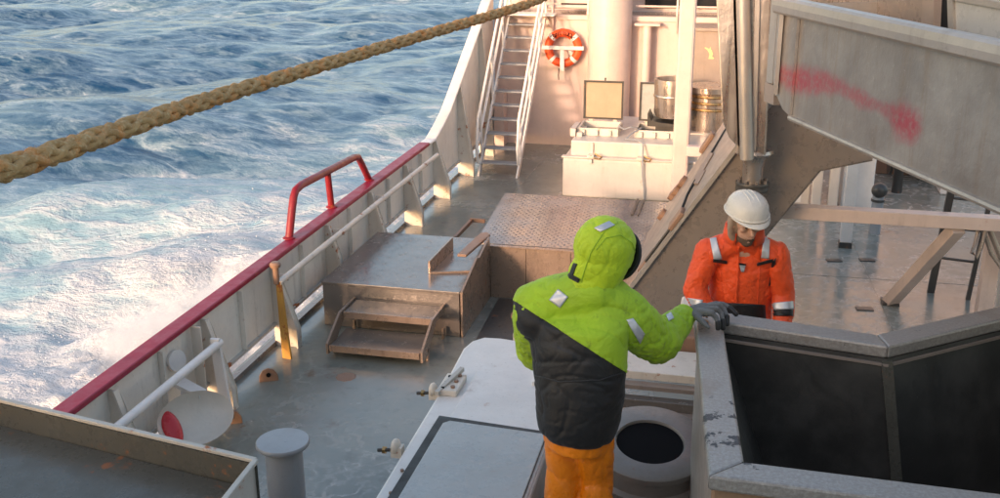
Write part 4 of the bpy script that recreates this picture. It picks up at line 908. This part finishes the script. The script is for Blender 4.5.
    MB().box(-1.70, -1.64, 7.72, 7.9, .931, 1.16).box(-1.54, -1.48, 7.72, 7.9, .931, 1.12).build('ears', 'white_chipped', k, bev=.015)
    MB().tube([(-1.75, 7.8, 1.04), (-1.44, 7.8, 1.04)], .025, 10).build('pin', 'lug', k)
    m_ = thing('deck_sheet', (-2.2, 10, 0), 'thin black sheet on the deck before the brown hatch wall', 'mat')
    MB().prism([(-2.5, 9.2, .004), (-1.0, 9.2, .004), (-1.0, 10.72, .004), (-2.55, 10.72, .004)], (0, 0, .015)).build('dark_sheet', 'dark', m_)  # flat dark sheet over the deck in front of the hatch wall
    for nm, x0, x1, y0, y1, z, lb in (('work_platform', -1.0, -.05, 4.2, 5.3, .95, 'steel standing platform under the man in green beside the vat'), ('work_platform', -.35, .6, 6.05, 6.9, .72, 'steel standing platform under the man in orange behind the hopper')):
        o = thing(nm, ((x0+x1)/2, (y0+y1)/2, 0), lb, 'platform', 'standing platforms at the hopper')
        MB().box(x0, x1, y0, y1, z-.04, z).build('grating', 'wet_steel', o)
        for x in (x0+.03, x1-.08):
            for y in (y0+.03, y1-.08): MB().box(x, x+.05, y, y+.05, 0, z-.041).build('leg', 'galv', o)
near()
# ------------------------------------------------------------------ aft deckhouse behind the viewer (its bulk shades the near deck)
d = thing('aft_deckhouse', (0, -5, 0), 'tall cream deckhouse behind the viewpoint shading the near deck', 'deckhouse')
MB().box(-3.9, 6.3, -9, -1.6, 0, 6.2).build('house_wall', 'bulwark', d)
for x in (-2.5, -.5, 1.5, 3.5): MB().box(x, x+.9, -1.6, -1.57, 4.7, 5.4).build('window', 'glass', d)
w = thing('port_shade_block', (-5.6, -3, 1), 'added unseen cream block off the port side, shading the near left deck', 'shade block')  # added out-of-view block, keeps the low sun off the bin and bollard
MB().box(-6.6, -3.91, -6, -1.7, .4, 5.6).build('shade_block_body', 'bulwark', w)
# ------------------------------------------------------------------ rope
def rope():
    t_ = thing('mooring_rope', (-2.3, 5, 3.4), 'thick plaited tan rope stretched high across the upper left', 'rope')
    ctl = [(-2.05, 2.0, 3.60)]+[tuple(sd(*p)) for p in [(0, 172, 3.1), (100, 137, 3.9), (200, 102, 4.9), (300, 72, 6), (400, 42, 7.2), (500, 13, 8.8), (540, 0, 9.6)]]+[(-1.7, 11.2, 3.5), (-1.5, 13.0, 3.62)]
    C_ = [Vector(p) for p in ctl]
    # even-length resample of a smoothed polyline
    for _ in range(3):
        n_ = [C_[0]]
        for a_, b_ in zip(C_, C_[1:]): n_ += [a_.lerp(b_, .25), a_.lerp(b_, .75)]
        C_ = n_+[C_[-1]]
    seg = [0]
    for a_, b_ in zip(C_, C_[1:]): seg.append(seg[-1]+(b_-a_).length)
    Ltot = seg[-1]; step = .011; pts = []; k = 0; s_ = 0
    while s_ < Ltot:
        while seg[k+1] < s_: k += 1
        f = (s_-seg[k])/(seg[k+1]-seg[k]); pts.append(C_[k].lerp(C_[k+1], f)); s_ += step
    fr = []
    for i in range(len(pts)):
        dd = (pts[min(i+3, len(pts)-1)]-pts[max(i-3, 0)]).normalized(); x = dd.cross(Vector((0, 0, 1))).normalized(); fr.append((x, x.cross(dd).normalized()))
    R0, A, pitch, rs = .0225, .0045, .66, .0165
    for i in range(8):
        sgn = 1 if i % 2 == 0 else -1; phs = (i//2)*math.pi/2; path = []
        for q, (p, (x, u_)) in enumerate(zip(pts, fr)):
            wt = 2*math.pi*q*step/pitch; th = sgn*wt+phs; rr = R0+sgn*A*math.cos(4*wt+0) if True else R0
            rr = R0+A*(math.cos(4*wt)*(1 if (i//2) % 2 == 0 else -1))*(sgn)
            j_ = .0012*noise.noise(p*30+Vector((i, 0, 0)))
            path.append(p+(x*math.cos(th)+u_*math.sin(th))*(rr+j_))
        rad = [rs*(1+.12*noise.noise(p*22+Vector((i*3., 0, 0)))) for p in path]
        MB().tube(path, rad, 9).build('strand', 'rope', t_, smooth=True)
    mb = MB()
    for k in range(3500):
        i = random.randrange(10, len(pts)-10); x, u_ = fr[i]; a_ = random.uniform(0, 6.28); dr = x*math.cos(a_)+u_*math.sin(a_); p = pts[i]+dr*(R0+rs*.8)
        dd = (pts[i+3]-pts[i]).normalized(); l_ = random.uniform(.008, .022); e_ = p+dr*l_*random.uniform(.3, .9)+dd*l_*random.uniform(-1, 1); sd_ = dd.cross(dr)*.0007
        mb.add([p-sd_, p+sd_, e_], [(0, 1, 2)])
    o = mb.build('loose_fibres', 'rope', t_); o['kind'] = 'stuff'
rope()
# ------------------------------------------------------------------ people
def frame(fwd, up=(0, 0, 1)):
    f = Vector(fwd).normalized(); r = f.cross(Vector(up)).normalized(); u_ = r.cross(f).normalized(); return f, r, u_   # forward, right, up
def fingers(mb, wrist, palm, dirs, spread, length=.075, r=.0088):
    pass
def hand_chain(mb, wrist, hd, nrm, curl, side=1, s=1.):
    """wrist point, hand direction, back-of-hand normal, curl angle per joint; side=+1 thumb on the right of hd"""
    hd = Vector(hd).normalized(); nrm = Vector(nrm); nrm = (nrm-hd*nrm.dot(hd)).normalized(); sx = hd.cross(nrm).normalized()*side
    w = Vector(wrist)
    mb.cap(w-hd*.02, w+hd*.03, .027*s, .03*s)
    for o_ in (-.024, -.008, .008, .024): mb.cap(w+hd*.02+sx*o_*.8*s, w+hd*.088*s+sx*o_*1.15*s, .0145*s, .0125*s)
    for i, (o_, L_) in enumerate(((.030, .070), (.010, .078), (-.011, .073), (-.031, .058))):
        p = w+hd*.088*s+sx*o_*s; d_ = (hd+sx*o_*1.5).normalized(); r_ = .0098*s; cc = curl[i] if isinstance(curl, (list, tuple)) else curl
        for k, fr_ in enumerate((.45, .32, .23)):
            d_ = (Matrix.Rotation(-cc*side*(1 if k else .8), 3, sx*side)@d_).normalized(); q = p+d_*L_*fr_*s; mb.cap(p, q, r_, r_*.9); p = q; r_ *= .9
    p = w+hd*.025*s+sx*.028*s; d_ = (hd*.65+sx*.75-nrm*.25).normalized()
    mb.cap(p-sx*.01, p+d_*.04*s, .0155*s, .0125*s); p2 = p+d_*.04*s; d2 = (d_+hd*.6-nrm*.3).normalized(); mb.cap(p2, p2+d2*.032*s, .012*s, .0105*s); mb.cap(p2+d2*.032*s, p2+(d2*.032+hd*.022-nrm*.012)*s, .0105*s, .0085*s)
    return mb
def green_man():
    root = thing('person', (-.72, 4.75, .95), 'worker seen from behind in hooded lime green jacket and orange trousers, hand on the hopper', 'person')
    F, R, U = frame((.42, .91, 0)); lean = (Vector((0, 0, 1))+F*.12).normalized()
    pel = Vector((-.725, 4.80, 1.80)); neck = Vector((-.66, 4.93, 2.41)); head = Vector((-.628, 4.93, 2.60))
    shR = Vector((-.50, 4.93, 2.26)); shL = Vector((-.975, 4.94, 2.25))
    elR, wrR = Vector((-.36, 5.11, 2.085)), Vector((-.235, 5.36, 2.155)); elL, wrL = Vector((-1.0, 5.12, 1.98)), Vector((-.86, 5.34, 1.95))
    hipR, hipL = pel+R*.09-Vector((0, 0, .06)), pel-R*.09-Vector((0, 0, .06))
    knR, knL = Vector((-.64, 4.86, 1.42)), Vector((-.80, 4.83, 1.42)); anR, anL = Vector((-.62, 4.80, 1.03)), Vector((-.82, 4.76, 1.03))
    # body: one continuous figure
    mb = MB()
    mb.loft([(pel-lean*.08, R*.12, F*.09), (pel, R*.165, F*.11), (pel+lean*.2, R*.14, F*.10), (pel+lean*.42, R*.17, F*.115), (neck-lean*.06, R*.09, F*.08), (neck, R*.055, F*.055)])
    mb.cap(neck-lean*.05, head, .055, .06)
    HF, HR, HU = frame((.68, .68, -.33)); H3 = Matrix((HR, HF, HU)).transposed()
    mb.ell(head+HU*.03, (.078, .098, .115), H3); mb.ell(head-HU*.05+HF*.035, (.055, .06, .05), H3); mb.cap(head+HF*.09+HU*.02, head+HF*.115-HU*.015, .010, .015)
    for s_ in (-1, 1): mb.ell(head+HR*s_*.08, (.01, .022, .032), H3)
    for a_, b_, c_ in ((shR, elR, wrR), (shL, elL, wrL)): mb.cap(a_, b_, .055, .042); mb.cap(b_, c_, .042, .028)
    for a_, b_, c_ in ((hipR, knR, anR), (hipL, knL, anL)): mb.cap(a_, b_, .085, .06); mb.cap(b_, c_, .058, .038); mb.cap(c_-Vector((0, 0, .04)), c_+F*.15-Vector((0, 0, .05)), .035, .03)
    hand_chain(mb, wrL, (.4, .8, -.3), (0, 0, 1), .35, -1)
    hdR = Vector((.70, .55, .0))
    hand_chain(mb, wrR, hdR, (-.1, -.2, 1), [.25, .5, .55, .6], 1)
    fromdata('body', remeshed(mb, .009, 2), 'skin', root, smooth=True)
    # jacket torso
    mb = MB(); hem = pel-lean*.13
    mb.loft([(hem, R*.19, F*.16), (hem+lean*.03, R*.208, F*.18), (hem+lean*.12, R*.228, F*.19), (pel+lean*.12-R*.01, R*.243, F*.195), (pel+lean*.26-R*.03, R*.256, F*.19), (pel+lean*.38-R*.045, R*.268, F*.185), (pel+lean*.47-R*.045, R*.258, F*.17), (neck-lean*.09-R*.02, R*.215, F*.15), (neck-lean*.03, R*.15, F*.13), (neck+lean*.05, R*.11, F*.11)], 36)
    mb.ell(shR+R*-.04, (.12, .12, .105)); mb.ell(shL+R*.045, (.15, .14, .14)); mb.cap(neck-lean*.0-F*.02, shR+lean*.03, .125, .115); mb.cap(neck-lean*.0-F*.03, shL+lean*.05, .13, .125)
    tor = remeshed(mb, .0105, 6)
    crumple(tor, .012, 4.2, (1, 1, 1.6), seed=2)
    # lower black half and upper green half: cut along the slanting yoke seam
    A_, B_, Cc = sd(518, 303, 5.1), sd(560, 331, 5.0), sd(634, 378, 5.2)
    n_ = ((B_-A_).cross(Vector(ray(570, 335)))).normalized()
    n_ = (Cc-A_).cross(Vector(ray(575, 340))).normalized(); n_ = n_ if n_.z > 0 else -n_
    def half(keep_up):
        bm = bmesh.new(); bm.from_mesh(tor)
        bmesh.ops.bisect_plane(bm, geom=bm.verts[:]+bm.edges[:]+bm.faces[:], plane_co=A_, plane_no=n_, clear_inner=keep_up, clear_outer=not keep_up)
        me = bpy.data.meshes.new('h'); bm.to_mesh(me); bm.free(); return me
    up = half(True); lo = half(False)
    for nm, me, mt, th in (('jacket_yoke', up, 'green', .004), ('jacket_body', lo, 'blackcloth', .001)):
        o = fromdata(nm, me, mt, root, smooth=True); s_ = o.modifiers.new('t', 'SOLIDIFY'); s_.thickness = .006; s_.offset = -1 if nm == 'jacket_body' else 1
    # hem band
    # sleeves
    def sleeve(a_, b_, c_, amp=.016, seed=1):
        mb = MB().cap(a_, b_, .128, .118).cap(b_, c_, .114, .068).ell(a_.lerp(b_, .5), (.115, .115, .125)); me = remeshed(mb, .0095, 5)
        crumple(me, amp, 9, seed=seed); crumple(me, .0035, 26, seed=seed+3); return me
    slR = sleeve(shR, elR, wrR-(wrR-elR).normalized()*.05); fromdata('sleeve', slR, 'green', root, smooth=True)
    off_ = origin(root)
    slL = sleeve(shL, elL, wrL-(wrL-elL).normalized()*.05, seed=8); fromdata('sleeve', slL, 'green', root, smooth=True)
    # hood
    mb = MB(); hc = head+HU*.02
    mb.ell(hc+HU*.03-HF*.02, (.136, .162, .152), H3, 28, 18); mb.ell(hc-HU*.06-HF*.015, (.122, .135, .13), H3); mb.cap(hc-HU*.04, neck+lean*.05-F*.03-R*.03, .132, .130)
    mb.ell(hc+HF*.07+HU*.0, (.10, .075, .125), H3)
    hd_ = remeshed(mb, .0085, 5); crumple(hd_, .009, 7, seed=11); crumple(hd_, .0022, 24, seed=13)
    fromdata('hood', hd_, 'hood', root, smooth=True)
    # face opening rim, dark lining
    P = [hc+HF*(.135+.01*math.cos(2*q))+HR*.083*math.cos(q)+HU*(.0+.115*math.sin(q)) for q in np.linspace(0, 2*np.pi, 28, endpoint=False)]
    MB().tube(P, .012, 8, True).build('hood_edge', 'blackcloth', root, smooth=True)
    MB().loft([(hc+HF*.135, HR*.075, HU*.105), (hc+HF*.142, HR*.072, HU*.10)], 24).build('hood_opening', 'blackcloth', root)
    # trousers
    mb = MB(); mb.loft([(pel+lean*.02, R*.18, F*.135), (pel-lean*.12, R*.18, F*.145), (pel-lean*.2, R*.16, F*.13)])
    for a_, b_, c_ in ((hipR, knR, anR), (hipL, knL, anL)): mb.cap(a_, b_, .112, .095); mb.cap(b_, c_, .097, .09)
    tr = remeshed(mb, .012, 5); crumple(tr, .016, 5, (1, 1, .6), seed=21)
    fromdata('trousers', tr, 'trouser', root, smooth=True)
    for c_ in (anR, anL):
        mb = MB().cap(c_+Vector((0, 0, .12)), c_-Vector((0, 0, .02)), .075, .06).cap(c_-Vector((0, 0, .035)), c_+F*.17-Vector((0, 0, .04)), .05, .042)
        fromdata('boot', remeshed(mb, .01, 3), 'blackcloth', root, smooth=True)
    # glove: palm draped over the rim corner, index along the rim, others folded over the edge
    mb = MB(); S_ = lambda x, y, d_: sd(x, y, d_)
    w = wrR+Vector((-.01, -.01, .0)); kn = [S_(716, 304, 5.72), S_(719, 305, 5.66), S_(717, 309, 5.60), S_(712, 313, 5.55)]
    mb.cap(w-(wrR-elR).normalized()*.03, w.lerp(kn[1], .35), .036, .038)
    for p in kn: mb.cap(w.lerp(kn[1], .25), p, .030, .0165)
    mb.ell(w.lerp(kn[1], .55)+Vector((0, 0, .008)), (.045, .045, .026))
    ch = [[kn[0], S_(723, 304, 5.72), S_(730, 308, 5.70), S_(736, 314, 5.68)], [kn[1], S_(724, 309, 5.66), S_(727, 317, 5.63), S_(727, 324, 5.62)],
          [kn[2], S_(721, 313, 5.6), S_(723, 321, 5.58), S_(723, 328, 5.58)], [kn[3], S_(716, 317, 5.55), S_(718, 323, 5.54), S_(718, 328, 5.54)]]
    for c_ in ch:
        r_ = .0145
        for a_, b_ in zip(c_, c_[1:]): mb.cap(a_, b_, r_, r_*.92); r_ *= .92
    th = [w.lerp(kn[3], .35), S_(703, 322, 5.55), S_(708, 327, 5.52)]; mb.cap(th[0], th[1], .02, .016); mb.cap(th[1], th[2], .016, .012)
    gm = remeshed(mb, .005, 3); crumple(gm, .002, 30, seed=31)
    fromdata('glove', gm, 'glove', root, smooth=True)
    for c_ in ch: 
        m2 = MB().cap(c_[2], c_[3], .0152, .0140, 12); m2.build('finger_tip', 'darkglove', root, smooth=True)
    # cuff
    ca = wrR-(wrR-elR).normalized()*.012
    MB().lathe(ca, [(.058, -.035), (.064, -.01), (.062, .012), (.05, .02), (.044, .0)], 28, axis=(wrR-elR)).build('cuff', 'green', root, smooth=True)
    MB().lathe(ca, [(.0, .015), (.05, .018), (.051, .022), (.0, .023)], 24, axis=(wrR-elR)).build('cuff_lining', 'blackcloth', root)
    # seams
    for pts in ([(618, 222), (604, 232), (592, 250), (584, 272), (581, 285)], [(596, 250), (606, 238), (620, 235), (632, 243), (636, 256)]): seam(hd_, pts, 'hood_seam', 'green', root, .0028, local=True)
    seam(tor, [(533, 375), (560, 382), (600, 380), (625, 372)], 'waist_seam', 'blackcloth', root, .004, local=False)
    seam(slR, [(618, 305), (612, 325), (616, 350), (628, 368)], 'sleeve_seam', 'green', root, .003)
    # straps and reflective patches laid on the cloth
    yok = tor
    patch(tor, [(558, 289), (568, 297), (560, 308), (549, 300)], 'reflective_patch', 'reflective', root, .012, local=False)
    patch(slR, [(626, 320), (633, 318), (645, 334), (640, 344)], 'reflective_patch', 'reflective', root, .008)
    patch(slR, [(666, 315), (671, 312), (674, 318), (669, 321)], 'reflective_patch', 'reflective', root, .008)
    patch(hd_, [(594, 228), (609, 221), (615, 225), (600, 232)], 'reflective_patch', 'reflective', root, .007)
    patch(hd_, [(573.5, 263), (577, 264), (572, 277), (568.5, 276)], 'black_strap', 'blackcloth', root, .006)
    patch(hd_, [(565, 271), (580, 279), (578, 283), (563, 275)], 'black_strap', 'blackcloth', root, .008)
green_man()
def orange_man():
    root = thing('person', (.05, 6.42, .72), 'man in orange hi-vis jacket and white helmet looking down behind the hopper', 'person')
    F, R, U = frame((.10, -.99, 0)); R = -R if R.x > 0 else R      # R: his right hand side, picture left
    up = Vector((0, 0, 1)); pel = Vector((.055, 6.50, 1.60)); neck = Vector((.045, 6.43, 2.30)); 
    HF, HR, HU = frame((.42, -.88, -.20)); H3 = Matrix((HR, HF, HU)).transposed()
    head = Vector((.05, 6.345, 2.385))
    shR, shL = Vector((-.165, 6.42, 2.165)), Vector((.25, 6.47, 2.155)); elR, elL = Vector((-.235, 6.36, 1.93)), Vector((.315, 6.46, 1.90)); wrR, wrL = Vector((-.06, 6.22, 1.68)), Vector((.325, 6.33, 1.68))
    X = Vector((1, .1, 0)).normalized()
    hips = [pel-X*.09-up*.06, pel+X*.09-up*.06]; kns = [Vector((-.04, 6.45, 1.22)), Vector((.15, 6.46, 1.22))]; ans = [Vector((-.05, 6.5, .80)), Vector((.16, 6.5, .80))]
    mb = MB(); mb.loft([(pel-up*.08, X*.13, F*.10), (pel, X*.17, F*.115), (pel+up*.22, X*.145, F*.10), (pel+up*.5, X*.17, F*.12), (neck-up*.07, X*.09, F*.08), (neck, X*.058, F*.058)])
    mb.cap(neck-up*.06, head, .056, .062)
    mb.ell(head+HU*.045-HF*.005, (.077, .098, .108), H3); mb.ell(head-HU*.035+HF*.035, (.058, .058, .062), H3); mb.ell(head-HU*.085+HF*.06, (.03, .03, .025), H3)
    mb.cap(head+HF*.088+HU*.02, head+HF*.112-HU*.018, .009, .0145); mb.ell(head+HF*.075+HU*.038, (.052, .022, .012), H3)
    mb.ell(head+HF*.085-HU*.052, (.024, .014, .007), H3)
    for s_ in (-1, 1): mb.ell(head+HR*s_*.082-HF*.0, (.012, .022, .034), H3); mb.ell(head+HR*s_*.045+HF*.07-HU*.0, (.026, .02, .02), H3)
    for a_, b_, c_ in ((shR, elR, wrR), (shL, elL, wrL)): mb.cap(a_, b_, .055, .042); mb.cap(b_, c_, .042, .028)
    for a_, b_, c_ in zip(hips, kns, ans): mb.cap(a_, b_, .085, .06); mb.cap(b_, c_, .058, .038); mb.cap(c_-up*.04, c_+F*.15-up*.045, .035, .03)
    hand_chain(mb, wrR, (.0, -.5, -.8), (-1, 0, 0), .4, 1); hand_chain(mb, wrL, (0, -.5, -.8), (1, 0, 0), .4, -1)
    fromdata('body', remeshed(mb, .0065, 2), 'skin', root, smooth=True)
    for s_ in (-1, 1):
        MB().ell(head+HR*s_*.031+HF*.086+HU*.02, (.012, .006, .006), H3, 12, 8).build('eye', 'ink', root, smooth=True)
        MB().ell(head+HR*s_*.031+HF*.094+HU*.036, (.02, .006, .005), H3, 10, 6).build('eyebrow', 'beard', root, smooth=True)
    bd = MB().ell(head-HU*.078+HF*.032, (.056, .056, .040), H3).ell(head-HU*.098+HF*.06, (.036, .032, .026), H3)
    bm_ = remeshed(bd, .006, 2); crumple(bm_, .003, 60, seed=3); fromdata('beard', bm_, 'beard', root, smooth=True)
    MB().ell(head+HF*.098-HU*.048, (.022, .008, .006), H3, 12, 8).build('mouth', 'skin', root, smooth=True)
    # soft brown hood round the face
    mb = MB(); P = [head+HF*.0+HR*.096*math.cos(q)+HU*(-.01+.115*math.sin(q)) for q in np.linspace(0, 2*np.pi, 24, endpoint=False)]
    mb.tube(P, .020, 10, True); mb.cap(neck, head-HF*.045, .08, .095); mb.ell(head-HF*.03+HU*.03, (.10, .08, .11), H3)
    me = remeshed(mb, .008, 3); crumple(me, .004, 18, seed=6); fromdata('balaclava', me, 'balaclava', root, smooth=True)
    # jacket
    mb = MB(); mb.loft([(pel+up*.02, X*.185, F*.14), (pel+up*.10, X*.20, F*.155), (pel+up*.3, X*.205, F*.155), (pel+up*.46, X*.212, F*.15), (pel+up*.58, X*.185, F*.13), (neck-up*.06, X*.12, F*.105), (neck-up*.01, X*.105, F*.10)], 36)
    mb.ell(shR+X*.045, (.10, .10, .085)); mb.ell(shL-X*.045, (.10, .10, .085)); mb.cap(neck-up*.05, shR, .085, .08); mb.cap(neck-up*.05, shL, .085, .08)
    jk = remeshed(mb, .009, 5); crumple(jk, .009, 8, (1, 1, 1.3), seed=41); crumple(jk, .003, 24, seed=42)
    fromdata('jacket', jk, 'orange', root, smooth=True)
    sl = []
    for a_, b_, c_, sd_ in ((shR, elR, wrR, 51), (shL, elL, wrL, 61)):
        mb = MB().cap(a_, b_, .088, .074).cap(b_, c_, .074, .056); me = remeshed(mb, .009, 5); crumple(me, .009, 9, seed=sd_); crumple(me, .003, 25, seed=sd_+1)
        fromdata('sleeve', me, 'orange', root, smooth=True); sl.append(me)
    # open collar
    P = []
    for q in np.linspace(-.35*np.pi, 1.35*np.pi, 26): P.append((q, neck+up*(.035+.02*math.sin(q))-F*-.0+X*.118*math.cos(q)-F*(.105*math.sin(q))+F*.01))
    mb = MB(); vs = []; fs = []
    for q, p in P: vs += [p-up*.07+(p-neck)*.12, p+up*.02, ]
    for i in range(len(P)-1): fs.append((2*i, 2*i+2, 2*i+3, 2*i+1))
    o = mb.add(vs, fs).build('collar', 'orange', root, smooth=True); s_ = o.modifiers.new('t', 'SOLIDIFY'); s_.thickness = .016
    # helmet
    hc = head+HU*.098-HF*.008
    h_ = thing_part = None
    mb = MB(); prof = [(0, .104), (.045, .101), (.08, .09), (.105, .071), (.122, .041), (.130, .0), (.133, -.02), (.128, -.02), (.122, 0), (.0, .02)]
    vs = []; n_ = 40
    rings = [(hc+HU*z_, HR*r_*.98, HF*r_*1.14) for r_, z_ in prof if r_ > 0] 
    shell = MB().loft([(hc+HU*.1035, HR*.012, HF*.014)]+rings[:7], n_).build('helmet', 'helmet', root, smooth=True)
    pk = [(hc+HU*-.018+HR*.128*math.cos(q)+HF*(.150*math.sin(q)), q) for q in np.linspace(.12*np.pi, .88*np.pi, 20)]
    vs = []; fs = []
    for p, q in pk: k = math.sin((q-.12*np.pi)/(.76)*1.0); k = max(0, math.sin(math.pi*(q-.12*np.pi)/(.76*np.pi))); vs += [p-HF*.012, p+HF*.05*k-HU*.016*k+HR*math.cos(q)*.008]
    for i in range(len(pk)-1): fs.append((2*i, 2*i+2, 2*i+3, 2*i+1))
    o = MB().add(vs, fs).build('peak', 'helmet', shell, smooth=True); s_ = o.modifiers.new('t', 'SOLIDIFY'); s_.thickness = .005
    for o_ in (-.028, 0, .028): MB().tube([hc+HR*o_+HU*(.104*math.cos(a_)*.995+.002)+HF*(.145*math.sin(a_)) for a_ in np.linspace(-.9, .9, 12)], .005, 6).build('ridge', 'helmet', shell, smooth=True)
    P = [hc-HU*.014+HR*.131*math.cos(q)+HF*.152*math.sin(q) for q in np.linspace(0, 2*np.pi, 36, endpoint=False)]
    MB().tube(P, .006, 6, True).build('rim_roll', 'helmet', shell, smooth=True)
    sh_me = shell.data
    # trousers and boots below the rim
    mb = MB(); mb.loft([(pel+up*.08, X*.17, F*.13), (pel-up*.1, X*.18, F*.14), (pel-up*.2, X*.16, F*.12)])
    for a_, b_, c_ in zip(hips, kns, ans): mb.cap(a_, b_, .115, .09); mb.cap(b_, c_, .09, .08)
    me = remeshed(mb, .012, 4); crumple(me, .01, 7, seed=71); fromdata('trousers', me, 'blackcloth', root, smooth=True)
    for c_ in ans: fromdata('boot', remeshed(MB().cap(c_+up*.1, c_-up*.01, .07, .055).cap(c_-up*.03, c_+F*.17-up*.035, .048, .04), .01, 3), 'blackcloth', root, smooth=True)
    seam(jk, [(724, 240), (720, 262), (722, 290), (724, 306)], 'jacket_seam', 'orange', root); seam(jk, [(758, 240), (760, 262), (758, 290), (757, 308)], 'jacket_seam', 'orange', root)
    # details projected on the jacket front
    for q in ([(709, 234), (715, 233), (722, 259), (714, 261)], [(764, 233), (770, 233), (769, 259), (761, 258)]): patch(jk, q, 'reflective_strip', 'reflective', root, .007, 6, 12)
    for q in ([(713, 259), (727, 261), (727, 264), (713, 262)], [(757, 263), (773, 259), (773, 262), (757, 266)]): patch(jk, q, 'pocket_flap', 'blackcloth', root, .009)
    patch(jk, [(738, 246), (740, 246), (737, 303), (735, 303)], 'zip', MT['orange'], root, .012, 2, 20)
    patch(jk, [(739, 263), (746, 264), (744, 272), (741, 272)], 'badge', 'grey', root, .011)
    patch(jk, [(739, 263), (746, 264), (746, 265.5), (739, 265)], 'badge', 'ink', root, .014)
    for q in ([(703, 262), (708, 268), (709, 288), (701, 284)], [(772, 262), (776, 258), (774, 282), (769, 286)]): patch(jk, q, 'side_panel', 'blackcloth', root, .006)
    patch(jk, [(712, 302), (765, 305), (766, 320), (716, 318)], 'waistband', 'blackcloth', root, .008, 14, 6)
    patch(sl[1], [(769, 303), (793, 301), (794, 309), (772, 310)], 'sleeve_band', 'reflective', root, .006, 12, 6)
    patch(sl[1], [(771, 310), (795, 309), (795, 316), (774, 316)], 'cuff_band', 'blackcloth', root, .005, 12, 6)
    patch(sl[0], [(682, 297), (703, 300), (701, 307), (681, 304)], 'sleeve_band', 'reflective', root, .006, 12, 6)
orange_man()
